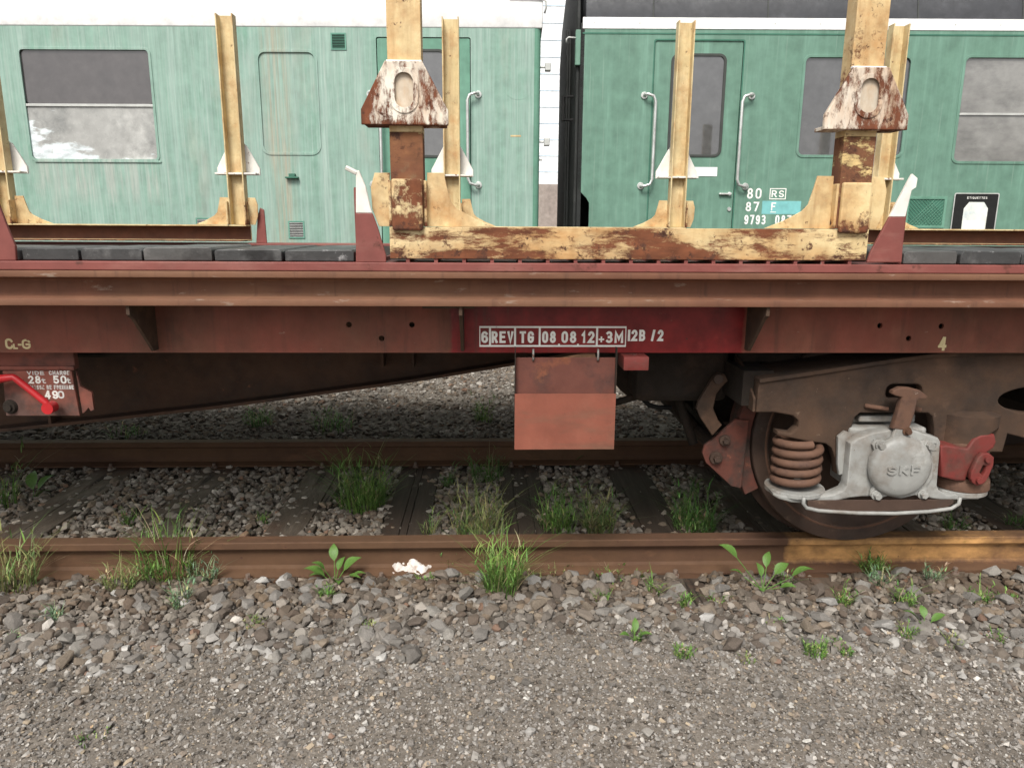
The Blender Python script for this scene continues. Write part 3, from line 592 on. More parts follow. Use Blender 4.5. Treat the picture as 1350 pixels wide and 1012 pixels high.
# brake changeover panel on the left
YP = -1.04
zl = A(50, 487, YP)[1]
MB().box(A(-60, 470, YP)[0], A(93, 470, YP)[0], YP+.02, YP+.05, zl-.004, zb+.03).build('panel_bracket', 'panel_red', W, .003)
MB().box(A(-60, 470, YP)[0], A(94, 470, YP)[0], YP+.006, YP+.0195, zl-.004, zl+.012).build('bracket_lip', 'panel_red', W, .003)
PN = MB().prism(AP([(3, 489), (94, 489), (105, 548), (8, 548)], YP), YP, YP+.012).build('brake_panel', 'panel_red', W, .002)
plate('panel_gusset', [AP([(97, 489), (103, 510), (118, 518), (121, 541), (117, 543), (114, 538), (110, 543), (106, 546)], YP)], YP+.014, YP+.025, 'panel_red', PN)
lv = [(-40, 505), (-12, 504), (0, 499), (18, 497), (22, 500), (60, 530), (66, 537)]
pts = [A(a, b, YP-.045) for a, b in lv]
MB().tube([(p[0], YP-.045, p[1]) for p in pts], [.017, .018, .016, .0125, .0125, .0125, .0135], 12).cyl((pts[-1][0], YP-.064, pts[-1][1]), (pts[-1][0], YP-.026, pts[-1][1]), .0215, .0215, 20).build('brake_lever', 'bright_red', PN, smooth=40)
px_, pz_ = A(14, 536, YP); MB().cyl((px_, YP, pz_), (px_, YP-.012, pz_), .028, .022, 20).cyl((px_, YP-.012, pz_), (px_, YP-.02, pz_), .014, .013, 8).build('pivot', 'under_dark', PN)
for b_, a, c, d, e, mtn in (('VIDE', 36, 58, 494, 489, 'chipped_letter'), ('CHARGE', 65, 92, 494, 488.5, 'chipped_letter'), ('28', 38, 53, 505.5, 495, 'white_letter'), ('t', 55, 60, 505, 498, 'chipped_letter'), ('50', 71, 87, 505.5, 495, 'white_letter'), ('t', 88, 93, 505, 498, 'chipped_letter'),
                       ('MASSE DE FREINAGE', 41, 97, 513, 507.5, 'chipped_letter'), ('49', 60, 76, 525.5, 514.5, 'white_letter'), ('0', 77, 84, 525, 515, 'chipped_letter')):
    fit_text(b_, a, c, d, e, YP, mtn, PN)
# fish-bellied main girders
for gy in (-.42, .42):
    prof = [(XL, .40), (-2.5, .405)] + [A(px, py, -.42) for px, py in ((0, 560), (120, 548), (300, 528), (545, 495), (672, 474))] + [(1.0, .90), (XR, .95), (XR, 1.195), (XL, 1.195)]
    prof[2] = (prof[2][0], max(prof[2][1], .408))
    MB().prism(prof, gy-.006, gy+.006).build('main_girder', 'girder', W)
    low = prof[:8]; fl = MB()
    for (a, az), (b, bz) in zip(low[:-1], low[1:]):
        fl.add([(a, gy-.09, az-.014), (b, gy-.09, bz-.014), (b, gy+.09, bz-.014), (a, gy+.09, az-.014), (a, gy-.09, az), (b, gy-.09, bz), (b, gy+.09, bz), (a, gy+.09, az)],
               [(0, 3, 2, 1), (4, 5, 6, 7), (0, 1, 5, 4), (1, 2, 6, 5), (2, 3, 7, 6), (3, 0, 4, 7)])
    fl.build('girder_flange', 'girder', W)
    for px in (505, 545, 60):
        xx = A(px, 480, -.48)[0]; MB().box(xx-.006, xx+.006, gy-.085, gy-.007, .72 if px > 100 else .45, 1.19).build('girder_stiffener', 'girder', W)
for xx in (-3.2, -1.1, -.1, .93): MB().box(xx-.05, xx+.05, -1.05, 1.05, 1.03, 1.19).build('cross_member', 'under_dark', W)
MB().tube([(XL, -.62, .96), (-1.0, -.62, .97), (.7, -.62, .98)], .022, 10).build('brake_pipe', 'under_dark', W, smooth=True)
MB().tube([(XL, -.75, .80), (-1.6, -.75, .82), (-.3, -.6, .92), (.6, -.6, .94)], .012, 8).build('brake_rod', 'under_dark', W, smooth=True)

# ------------------------------------------------------------------ bogie (parts of the wagon)
XA, ZA = 1.585, .46; XB = XA+.9
half = [(1.043, .765), (1.043, .646), (1.112, .646), (1.19, .632), (1.213, .612), (1.214, .586), (1.189, .562), (1.134, .570), (1.134, .555), (1.25, .528), (1.33, .518), (1.355, .50), (1.377, .45), (1.387, .393), (1.405, .393), (1.425, .50), (1.428, .585), (1.436, .625), (1.455, .642), (1.725, .642), (1.745, .628), (1.758, .58), (1.765, .50), (1.80, .48), (2.05, .48), (2.06, .555), (2.16, .53), (2.3, .505), (XB, .50)]
topline = [(XB, .875), (1.95, .875), (1.70, .862), (1.50, .835), (1.28, .80)]
outl = half + [(2*XB-a, b) for a, b in half[::-1][1:]] + [(2*XB-a, b) for a, b in topline[::-1]] + topline[1:]
slot = rr(1.548, 1.692, .695, .757, .028)
ell = [(2.20+.2*math.cos(t), .693+.058*math.sin(t)) for t in [2*math.pi*i/28 for i in range(28)]]
outl_h = [slot, ell, [(2*XB-a, b) for a, b in slot], [(2*XB-a, b) for a, b in ell]]
BG = plate('bogie_side_frame', [outl]+outl_h, -1.05, -1.0, 'bogie', W, .006)
o = plate('bogie_side_frame', [outl]+outl_h, 1.0, 1.05, 'bogie', W, .004)
# top flange, end box
tl = [(1.043, .765), (1.28, .80), (1.50, .835), (1.70, .862), (1.95, .875), (2*XB-1.95, .875), (2*XB-1.7, .862), (2*XB-1.5, .835), (2*XB-1.28, .80), (2*XB-1.043, .765)]
fl = MB()
for (a, az), (b, bz) in zip(tl[:-1], tl[1:]): fl.prism([(a, az+.001), (b, bz+.001), (b, bz+.015), (a, az+.015)], -1.062, -.82)
fl.build('frame_flange', 'bogie', BG)
MB().box(1.041, 1.055, -1.0, -.80, .646, .764).build('frame_end', 'bogie', BG, .003)
MB().box(1.055, 1.2, -1.0, -.82, .64, .652).build('frame_end', 'bogie', BG)
MB().prism([(-1.045, .70), (-.9, .80), (-.72, .86), (-.72, .72), (-.80, .66), (-1.045, .646)], 1.030, 1.0405, 'x').build('end_plate', 'bogie', BG, .003)
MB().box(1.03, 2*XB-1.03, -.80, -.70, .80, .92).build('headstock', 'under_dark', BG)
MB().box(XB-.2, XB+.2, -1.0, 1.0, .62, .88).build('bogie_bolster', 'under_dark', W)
MB().box(1.0, 1.12, -1.0, 1.0, .66, .80).build('bogie_headstock', 'under_dark', W)
def lathe_smooth(mb, name, mt, par): return mb.build(name, mt, par, 0, 30)
# wheel profile (radius, y) from outer face round to the flange back
WP = [(.0, .055), (.10, .05), (.12, .045), (.135, .02), (.15, .012), (.30, .03), (.36, .022), (.385, .006), (.39, 0), (.425, -.004), (.455, -.002), (.459, .004), (.4605, .06), (.462, .085), (.470, .098), (.487, .108), (.490, .118), (.484, .132), (.46, .135), (.40, .133), (.38, .12), (.15, .10), (.13, .16), (.10, .17), (.0, .17)]
# each axle set: wheels, boxes, springs
def axle_set(xa, mir):
    for sy in (-1, 1):
        mb = MB().lathe([(r, (-.818+h) if sy < 0 else (.818-h)) for r, h in WP], (xa, 0, ZA), 'y', 72); wh = lathe_smooth(mb, 'wheel', 'wheel', W)
        rg_ = MB().lathe([(.395, sy*.8185), (.398, sy*.8215), (.404, sy*.8215), (.407, sy*.8185)], (xa, 0, ZA), 'y', 72).build('rim_ring', 'spring', wh, 0, 30)
    MB().cyl((xa, -1.06, ZA), (xa, 1.06, ZA), .075, .075, 20).build('axle', 'under_dark', W, smooth=40)
def mx(p, xa, mir): return [(xa+(a-XA)*mir, b) for a, b in p]
axle_set(XA, 1); axle_set(XA+1.8, -1)
def spring(xc, z0, z1, turns, ro, rw, yc=-1.0):
    n = int(turns*22); pts = [(xc+ro*math.cos(2*math.pi*turns*i/n+1.2), yc+ro*math.sin(2*math.pi*turns*i/n+1.2), z0+rw+(z1-z0-2*rw)*i/n) for i in range(n+1)]
    return MB().tube(pts, rw, 10).build('coil_spring', 'spring', W, smooth=40)
YC = -1.0
for xa, mir in ((XA, 1), (XA+1.8, -1)):
    spring(xa-.352*1, .334, .545, 4.6, .082, .0165, -1.02); spring(xa+.315, .334, .545, 4.6, .082, .0165, -1.02)
    # axle box body
    zx = lambda l: mx(AP(Z4(1080, 460, 270/1051, l), -1.10), xa, 1)
    body = zx([(60, 740), (118, 715), (132, 690), (152, 480), (185, 455), (262, 425), (350, 410), (470, 410), (600, 450), (612, 470), (594, 690), (602, 715), (650, 742), (832, 722), (832, 745), (805, 765), (640, 768), (575, 762), (520, 745), (210, 750), (150, 756), (40, 782), (-60, 788), (-150, 780), (-215, 762), (-243, 745), (-246, 728), (-200, 745), (-60, 752)])
    B = plate('axle_box', [body], -1.115, -1.06, 'box_grey', W, .006)
    MB().box(xa-.17, xa+.14, -1.0595, -.93, .345, .585).build('box_housing', 'box_grey', B, .01)
    for cx_, w_ in ((xa-.352, .115), (xa+.315, .11)): MB().cyl((cx_, -1.02, .316), (cx_, -1.02, .334), w_, w_, 28).build('spring_seat', 'box_grey', B, .002)
    cov = zx([(232, 600), (240, 545), (262, 510), (252, 478), (268, 455), (300, 452), (330, 462), (352, 440), (372, 385), (395, 364), (430, 364), (452, 388), (466, 440), (505, 460), (525, 455), (550, 460), (560, 480), (552, 510), (560, 545), (566, 600), (556, 650), (528, 690), (530, 720), (518, 740), (495, 745), (470, 735), (400, 752), (330, 740), (290, 752), (255, 752), (240, 738), (245, 712), (262, 690), (240, 650)])
    C = plate('box_cover', [cov], -1.132, -1.1155, 'box_grey', B, .005)
    dp = [(.122, -1.131), (.121, -1.143), (.116, -1.152), (.104, -1.160), (.08, -1.1655), (.05, -1.1675), (.0, -1.168)]
    MB().lathe(dp, (xa+.002, 0, .452), 'y', 48).build('cover_dome', 'box_grey', B, smooth=True)
    for a, b in ((290, 480), (535, 480), (268, 733), (503, 727)):
        (bx, bz), = zx([(a, b)])
        MB().cyl((bx, -1.1322, bz), (bx, -1.139, bz), .020, .019, 18).cyl((bx, -1.139, bz), (bx, -1.157, bz), .0145, .0138, 6).build('cover_bolt', 'box_grey', B, .0012)
    (bx, bz), = zx([(425, 408)]); MB().cyl((bx, -1.1322, bz), (bx, -1.138, bz), .017, .017, 18).cyl((bx, -1.138, bz), (bx, -1.155, bz), .0105, .010, 12).build('lug_pin', 'rail', B, .001)
    # SKF in raised strokes, following the dome
    link('lettering', strokes('SKF', xa-.064, xa+.062, .43, .466, .0085, -1.1735, .009, .3), 'box_grey', B)
    (ex, ez), = zx([(575, 492)]); plate('stamped_square', [[(ex-.016, ez-.017), (ex+.014, ez-.017), (ex+.014, ez+.018), (ex-.016, ez+.018)], [(ex-.010, ez-.011), (ex+.008, ez-.011), (ex+.008, ez+.012), (ex-.010, ez+.012)]], -1.118, -1.1145, 'box_grey', B)
    # guard bar below the box
    gb = [A(a, b, -1.15) for a, b in ((1060, 655), (1059, 663), (1063, 669), (1080, 673), (1130, 676), (1180, 676.5), (1225, 674), (1254, 670), (1264, 664), (1266, 655))]
    MB().tube([(xa+(p[0]-XA), -1.15, p[1]) for p in gb], .0075, 8).build('guard_bar', 'box_grey', B, smooth=True)
    MB().prism(mx([(1.235, .318), (1.815, .318), (1.81, .30), (1.79, .288), (1.70, .276), (1.5, .272), (1.30, .277), (1.25, .285), (1.237, .30)], xa, 1), -1.146, -1.138).build('lower_shield', 'wheel', B, .001)
    # hanger link with a hammer head
    hk = mx(AP(Z4(1080, 460, 270/1051, [(357, 222), (362, 208), (400, 190), (450, 192), (500, 205), (540, 236), (528, 250), (488, 250), (470, 330), (440, 410), (360, 400), (385, 320), (408, 240), (372, 232)]), -1.11), xa, 1)
    plate('hanger_link', [hk], -1.135, -1.105, 'spring', W, .005)
    plate('wear_plate', [mx(AP(Z4(1080, 460, 270/1051, [(95, 450), (130, 420), (165, 430), (140, 520), (128, 600), (118, 640), (100, 645), (92, 590)]), -1.07), xa, 1)], -1.075, -1.055, 'box_grey', W, .004)
    for a, b, c in ((245, 295, 350), (480, 300, 520)):
        (p0x, p0z), (p1x, p1z) = mx(AP(Z4(1080, 460, 270/1051, [(a, b), (c, b+12)]), -1.07), xa, 1)
        MB().tube([(p0x, -1.055, p0z), (p1x, -1.075, p1z)], .009, 8).build('guide_stub', 'spring', W, smooth=True)
    MB().box(xa-.15, xa+.13, -.99, -.92, .586, .62).box(xa-.12, xa+.02, -1.03, -.992, .60, .625).build('crown_pad', 'box_grey', W, .006)
    # spring housing with arched mouth, red friction cap and its link
    hx, hr = xa+.325, .118; mb = MB(); n = 24
    ring = []
    for i in range(n+1):
        t = math.pi+math.pi*i/n; cx_, cy_ = math.cos(t), math.sin(t)
        arch = .50+.09*max(0, math.cos((t-math.pi*1.72)*1.35)) if t > math.pi*1.35 else .47+.05*(i/n)
        ring.append((hx+hr*cx_, -1.0+hr*cy_, arch))
    vs = [(a, b, c) for a, b, c in ring]+[(a, b, .636) for a, b, c in ring]+[(hx+(a-hx)*.9, -1+(b+1)*.9, c) for a, b, c in ring]+[(hx+(a-hx)*.55, -1.0+(b+1)*.55, .652) for a, b, c in ring]
    k = n+1; fs = []
    for i in range(n): fs += [(i, i+1, k+i+1, k+i), (k+i, k+i+1, 3*k+i+1, 3*k+i), (i, 2*k+i, 2*k+i+1, i+1)]
    mb.add(vs, fs).build('spring_housing', 'bogie', W, 0, 50)
    q3 = lambda l: mx(AP(Z4(1080, 460, 270/1051, l), -1.10), xa, 1)
    cap = plate('friction_cap', [q3([(605, 490), (640, 484), (700, 494), (720, 500), (745, 500), (775, 455), (815, 432), (885, 432), (893, 470), (880, 500), (835, 530), (790, 560), (745, 640), (735, 668), (690, 668), (612, 648)])], -1.12, -1.02, 'old_red', W, .008)
    lk = [(735, 640), (740, 605), (775, 535), (800, 515), (830, 515), (855, 535), (852, 575), (825, 640), (805, 668), (770, 680), (745, 665)]
    plate('cap_link', [q3(lk), q3([(782, 610), (800, 575), (815, 580), (808, 610), (796, 628)])], -1.15, -1.128, 'old_red', cap, .005)
    for a, b in ((818, 545), (775, 650)):
        (bx, bz), = q3([(a, b)]); MB().cyl((bx, -1.128, bz), (bx, -1.162, bz), .0135, .0125, 14).build('link_pin', 'old_red', cap, .001)
    MB().cyl((xa+.325, -1.02, .335), (xa+.325, -1.02, .375), .108, .104, 28).build('spring_collar', 'spring', W, .004, 40)
# brake rigging in front of the wheel
sp = AP(Z4(830, 460, 270/1051, [(530, 350), (600, 355), (560, 700), (510, 690), (380, 570), (362, 520), (375, 480), (430, 440)]), -.80)
BS = plate('brake_shoe_holder', [sp], -.835, -.815, 'shoe_red', W, .004)
blk = []
for i in range(9):
    t = R(158+i*6.2); blk.append((XA+.466*math.cos(t), ZA+.466*math.sin(t)))
blk = [(XA+.53*math.cos(R(158+i*6.2)), ZA+.53*math.sin(R(158+i*6.2))) for i in range(9)]+blk[::-1]
plate('brake_block', [blk], -.81, -.70, 'shoe_red', BS, .004)
for (a, b), r in (((480, 460), .024), ((435, 550), .028)):
    bx, bz = A(*Z4(830, 460, 270/1051, [(a, b)])[0], -.82); MB().cyl((bx, -.8355, bz), (bx, -.85, bz), r, r*.95, 18).cyl((bx, -.85, bz), (bx, -.868, bz), r*.55, r*.5, 6).build('shoe_bolt', 'wheel', BS, .001)
lever = AP(Z4(830, 460, 270/1051, [(425, 140), (450, 118), (485, 128), (500, 160), (470, 190), (440, 230), (425, 300), (450, 360), (470, 385), (420, 440), (360, 350), (338, 300), (350, 262), (385, 205)]), -.86)
plate('brake_lever_arm', [lever], -.875, -.85, 'bogie', W, .005)
bx, bz = A(*Z4(830, 460, 270/1051, [(450, 150)])[0], -.87); MB().cyl((bx, -.8755, bz), (bx, -.89, bz), .022, .02, 16).build('lever_pin', 'wheel', W, .001)
MB().cyl((1.0, -.80, .40), (1.0, .80, .40), .03, .03, 12).build('brake_beam', 'under_dark', W)
MB().cyl((.70, -.55, .72), (.70, .0, .72), .14, .14, 24).cyl((.70, -.60, .72), (.70, -.55, .72), .08, .14, 24).build('brake_cylinder', 'under_dark', W, smooth=40)
MB().box(.62, 1.02, -.78, -.60, .62, .90).build('brake_bracket', 'under_dark', W, .03)
MB().box(1.02, 3.95, -.30, -.27, .40, .90).build('shade_plate', 'under_dark', W, .01)  # long plate added to deepen the darkness behind the bogie
MB().box(1.02, 1.10, -.66, .66, .34, .46).build('shade_crossbar', 'under_dark', W, .01)  # crossbar added as another dark mass behind the wheel
MB().box(.75, 4.2, .55, .58, .55, .95).build('shade_plate_far', 'under_dark', W, .01)  # far plate added to close off the bright ground beyond the bogie
MB().tube([(.98, -.45, .42), (.80, -.40, .62), (.62, -.40, .80)], .028, 8).build('brake_rod', 'under_dark', W, smooth=True)
MB().tube([(1.0, -.58, .84), (.85, -.62, .60), (.92, -.66, .40)], .022, 8).build('brake_rod', 'under_dark', W, smooth=True)
hp = [A(a, b, -.62) for a, b in ((848, 505), (845, 515), (848, 526), (856, 534), (868, 537), (885, 537))]
MB().tube([(p[0], -.62, p[1]) for p in hp], .011, 8).build('air_hose', 'black', W, smooth=True)
hp = [A(a, b, -.8) for a, b in ((1000, 500), (1012, 482), (1028, 470), (1050, 462))]
MB().tube([(p[0], -.78, p[1]) for p in hp], .02, 8).build('air_hose', 'under_dark', W, smooth=True)
MB().tube([(.55, -.7, .60), (.8, -.66, .66), (1.1, -.7, .70)], .016, 8).build('brake_rod', 'under_dark', W, smooth=True)

# ================================================================== STAKE FRAMES
SPAN = .741; XC = .479
def post_side(sg, root, px_to):
    pass
def stake_frame(label):
    t = thing('stake_frame', label, 'stake frame', (XC, YT, 1.2407), 0, 'yellow stake frames standing on the wagon deck')
    L_ = lambda pts: [(a-XC, b-1.2407) for a, b in AP(pts, YT)]
    # base beam: channel open to the back
    z0, z1 = .0, A(700, 300, YT)[1]-1.2407; xe = SPAN+.062
    pr = [(0, z0), (0, z1), (.09, z1), (.09, z1-.009), (.011, z1-.009), (.011, z0+.009), (.09, z0+.009), (.09, z0)]
    MB().prism(pr, -xe, xe, 'x').build('base_beam', 'yellow_beam', t, .002)
    MB().box(-xe+.003, xe-.003, .0118, .0135, z0+.0095, z1-.0095).build('inner_face', 'rusty_web', t)
    MB().box(-xe+.002, xe-.002, .0905, .17, z0, z0+.008).build('foot_plate', 'yellow_worn', t)
    for sg in (-1, 1):
        def mxs(p): return [(sg*(-1)*(a+SPAN)+sg*SPAN if False else (a if sg < 0 else -a), b) for a, b in p]
        cx = sg*SPAN; hw = .053; zt = 1.37
        # post: channel open to the back, in one length
        pp = [(cx-hw, .0), (cx+hw, .0), (cx+hw, .07), (cx+hw-.008, .07), (cx+hw-.008, .009), (cx-hw+.008, .009), (cx-hw+.008, .07), (cx-hw, .07)]
        z_r = .40
        P = MB().prism(pp, z1+.0015, z_r, 'z').build('post_foot', 'rusty_post', t, .0015)
        P2 = MB().prism(pp, z_r+.0005, zt, 'z').build('post', 'yellow_paint', t, .0015)
        MB().cyl((cx, .045, .35), (cx, .045, .352), .001).build('weld', 'rusty_post', P2)
        # sleeve at the foot
        zs1 = A(530, 236, YT)[1]-1.2407; zs0 = z1-.012
        MB().box(cx-.05, cx+.05, -.020, -.0008, zs0, zs1).build('sleeve', 'yellow_worn', t, .007)
        for s_ in (-1, 1): MB().box(*sorted((cx+s_*.0535, cx+s_*.062)), .0, .10, z1+.001, zs1-.004).build('sleeve_cheek', 'yellow_worn', t, .0015)
        # trapezoid collar with an oval window
        zb_ = A(530, 166, YT)[1]-1.2407; zt_ = A(530, 83, YT)[1]-1.2407; h = zt_-zb_
        tr = [(cx-.137, zb_), (cx+.137, zb_), (cx+.137, zb_+.045), (cx+.058, zt_), (cx-.058, zt_), (cx-.137, zb_+.045)]
        ov = rr(cx-.0365, cx+.0365, zb_+h*.21, zb_+h*.87, .0363, 8)
        cl = plate('collar', [tr, ov], -.03, -.012, 'white_worn', t, .0035)
        plate('collar_rim', [rr(cx-.045, cx+.045, zb_+h*.18, zb_+h*.9, .043, 8), rr(cx-.029, cx+.029, zb_+h*.27, zb_+h*.82, .028, 8)], -.034, -.0302, 'white_worn', cl, .0015)
        MB().box(cx-.036, cx+.036, -.021, -.0125, zb_+h*.22, zb_+h*.86).build('window_back', 'cream_worn', cl)
        MB().box(cx-.13, cx+.13, -.0118, .06, zb_, zb_+.012).build('collar_shelf', 'white_worn', cl, .002)
        MB().box(cx-.055, cx+.055, -.014, -.0006, zt_+.0005, zt_+.006).build('weld_bead', 'coach_white', cl)
        # inner and outer gussets (drawn for the left post, mirrored for the right)
        gi = L_([(562, 299), (562, 227), (584, 227), (588, 244), (594, 266), (602, 275), (625, 288), (652, 299)])
        go = L_([(512, 299), (512, 227), (492, 227), (487, 246), (489, 275), (498, 299)])
        off = sg*0
        for gname, gp in (('inner_gusset', gi), ('outer_gusset', go)):
            gp = [(a, b) for a, b in gp]
            if sg > 0: gp = [(-a, b) for a, b in gp][::-1]
            gp = [(a, max(b, z1+.001)) for a, b in gp]
            plate(gname, [gp], .028, .038, 'yellow_paint', t, .0015)
        e0, e1 = sorted((cx+sg*.064, cx+sg*.1))
    return t
near = stake_frame('large rust-flaked yellow stake frame on the near edge of the wagon deck')
far_labels = ['yellow stake frame at the left, far side, before the two-pane coach window', 'yellow stake frame on the far side, directly behind the near frame', 'yellow stake frame on the far side at the right edge, behind the right collar']
for k, (xc, lb) in enumerate(((-2.36+.0, far_labels[0]), (XC+.03, far_labels[1]), (3.36, far_labels[2]))):
    c = copy_tree(near); c['label'] = lb; c.location = (xc, 1.20, 1.2407); c.rotation_euler = (0, 0, math.pi)
    for ch in c.children:                      # the far frames kept more of their paint
        if ch.name.split('.')[0] in ('post_foot', 'sleeve', 'base_beam', 'post'):
            ch.material_slots[0].link = 'OBJECT'; ch.material_slots[0].material = MT['yellow_far']
        if ch.name.split('.')[0] == 'collar':
            for q_ in [ch]+list(ch.children): q_.material_slots[0].link = 'OBJECT'; q_.material_slots[0].material = MT['white_tip']

# ================================================================== COACHES
CA = TRACK_A
def coach_loc(u): return (u*math.cos(CA), 3.6+u*math.sin(CA), 0)
LC = thing('railway_coach', 'faded streaky green coach with white roof, left of the gap', 'railway coach', coach_loc(0), CA, 'green coaches on the far track')
RC = thing('railway_coach', 'clean green coach with dark grey roof and black gangway, right of the gap', 'railway coach', coach_loc(0), CA, 'green coaches on the far track')
WD = 2.82; ZF = 1.0
def side_wall(root, u0, u1, z0, z1, holes_, mt): return plate('side_wall', [([(u0, z0)] if u0 < 0 else [(u0+.12, z0)])+[(u1, z0), (u1, z1), (u0, z1)]+([] if u0 < 0 else [(u0, 1.71), (u0+.09, 1.62), (u0+.12, 1.57)])]+holes_, 0, .03, mt, root, .0)
# ---- left coach
winL = rr(-4.43, -3.19, 1.945, 2.955, .045); blank = rr(-2.18, -1.62, 2.015, 2.945, .08); doorL = rr(-1.05, -.16, 1.08, 3.07, .02)
side_wall(LC, -9, .44, ZF, 3.15, [winL, blank, doorL], 'green_faded')
# rounded corner into the end wall
cn = [(.4405, 0), (.465, .003), (.485, .012), (.497, .03), (.50, .05), (.50, WD), (.47, WD), (.47, .06), (.4405, .03)]
MB().prism(cn, ZF, 3.15, 'z').build('end_wall', 'green_clean', LC, 0, 40)
def roof_prof(z0, zc, zt, n=16):
    pts = [(-.004, z0), (-.004, zc)]
    for i in range(1, n+1):
        t = math.pi*i/(n); pts.append((WD/2-(WD/2+.004)*math.cos(t), zc+(zt-zc)*math.sin(t)**.62 if 0 < t < math.pi-1e-6 else zc))
    pts.append((WD+.004, z0)); return pts
MB().prism(roof_prof(3.1505, 3.32, 4.05), -9, .515, 'x').build('roof', 'coach_white', LC, .012, 50)
gt = [(.53, .0, 3.28), (.545, -.01, 3.33), (.54, -.012, 3.38), (.50, -.012, 3.405), (.40, -.012, 3.412), (.2, -.012, 3.415)]
MB().tube(gt, .009, 8).build('rain_gutter', 'alu', LC, smooth=True)
MB().box(-9, .47, WD-.03, WD, ZF, 3.15).build('side_wall', 'green_faded', LC)
MB().box(-9, .46, .04, WD-.04, ZF-.05, ZF+.0).build('floor', 'black', LC)
MB().box(-9, .46, .5, .52, ZF, 3.1).build('corridor_partition', 'blind', LC)
def window(root, outl_pts, x0, x1, z0, z1, r, frame_mt, w=.025):
    return plate('window_frame', [rr(x0-.012, x1+.012, z0-.012, z1+.012, r+.012), rr(x0+w, x1-w, z0+w, z1-w, max(r-w, .01))], -.007, .012, frame_mt, root, .002)
wf = window(LC, None, -4.43, -3.19, 1.945, 2.955, .045, 'green_faded', .012)
link('upper_pane', plate_mesh('upper_pane', [rr(-4.42, -3.20, 2.46, 2.945, .05)], .014, .02), 'blind', wf)
link('lower_pane', plate_mesh('lower_pane', [rr(-4.42, -3.20, 1.955, 2.455, .05)], .010, .016), 'dirty_glass', wf)
MB().box(-4.42, -3.20, -.004, .0095, 2.438, 2.462).build('window_rail', 'alu', wf, .002)
MB().box(-4.40, -3.17, -.012, -.0075, 1.925, 1.945).build('window_sill', 'green_faded', wf, .002)
bf = window(LC, None, -2.18, -1.62, 2.015, 2.945, .08, 'green_faded', .014)
link('blanking_panel', plate_mesh('blanking_panel', [rr(-2.175, -1.625, 2.02, 2.94, .075)], .008, .014), 'green_faded', bf)
def vent(root, x0, x1, z0, z1, mt='green_dark', fm='frame_green', n=9):
    f_ = plate('vent_grille', [[(x0-.012, z0-.012), (x1+.012, z0-.012), (x1+.012, z1+.012), (x0-.012, z1+.012)], [(x0, z0), (x1, z0), (x1, z1), (x0, z1)]], -.008, -.0005, fm, root)
    MB().box(x0, x1, -.0022, -.0006, z0, z1).build('vent_back', 'black', f_)
    mb = MB()
    for i in range(n):
        z = z0+(z1-z0)*(i+.5)/n; mb.box(x0, x1, -.006, -.0023, z-.003, z+.003)
    mb.build('slats', mt, f_)
vent(LC, -1.46, -1.34, 2.965, 3.09); vent(LC, -1.96, -1.825, 1.225, 1.37, 'alu'); vent(LC, -2.87, -2.73, 1.27, 1.395, 'alu')
MB().box(-1.965, -1.84, -.05, -.0005, 1.785, 1.80).box(-1.93, -1.87, -.04, -.0005, 1.80, 1.83).build('step_bracket', 'green_dark', LC, .003)
# door with drop window and two handrails
def door(root, x0, x1, wx0, wx1, wz0, wz1, mt, glass):
    d = plate('door', [rr(x0+.008, x1-.008, 1.085, 3.062, .015), rr(wx0, wx1, wz0, wz1, .06)], .008, .03, mt, root)
    plate('door_window_frame', [rr(wx0-.012, wx1+.012, wz0-.012, wz1+.012, .07), rr(wx0+.012, wx1-.012, wz0+.012, wz1-.012, .05)], .000, .0075, 'seal', d, .002)
    link('pane', plate_mesh('pane', [rr(wx0+.004, wx1-.004, wz0+.004, wz1-.004, .05)], .012, .018), glass, d)
    return d
def handrail(root, u, sg, z0=1.735, z1=2.565):
    uu = u+sg*.10
    h_ = MB().tube([(u, 0, z1), (u, -.05, z1+.004), (u+sg*.03, -.062, z1+.004), (uu-sg*.02, -.062, z1-.012), (uu, -.062, z1-.06), (uu, -.062, z0+.06), (uu-sg*.02, -.062, z0+.012), (u+sg*.03, -.062, z0-.004), (u, -.05, z0-.004), (u, 0, z0)], .0145, 10).build('handrail', 'chrome', root, smooth=True)
    for z in (z0, z1): MB().cyl((u, -.0005, z), (u, -.012, z), .034, .032, 16).build('rail_mount', 'chrome', h_, .001)
dL = door(LC, -1.05, -.16, -.80, -.40, 2.0, 2.955, 'green_clean', 'glass_dark')
handrail(LC, -.09, -1); handrail(LC, -1.12, 1)
plate('round_cover', [disc(.29, 2.67, .15, 40)], -.0012, -.0003, 'green_faded', LC, 0)
MB().box(.22, .32, -.002, -.0004, 2.185, 2.2).build('scratch_mark', 'yellow_far', LC)
for z in (2.825, 2.145, 1.98):
    MB().box(.5005, .545, .06, .085, z-.008, z+.008).box(.545, .60, .03, .11, z-.035, z+.035) .build('lamp_bracket', 'alu', LC, .006) if z > 2 else MB().cyl((.50, .06, z), (.53, .06, z), .01).build('stud', 'alu', LC)
# ---- right coach
U0 = .87; win1 = rr(2.985, 4.0, 2.02, 2.925, .07); win2 = rr(4.49, 5.72, 1.97, 2.93, .07); doorR = rr(1.57, 2.41, 1.08, 3.055, .02)
side_wall(RC, U0+.004, 9, ZF, 3.15, [win1, win2, doorR, rr(1.60, 1.60+.001, 1.0, 1.001, .0004)][:3], 'green_right')
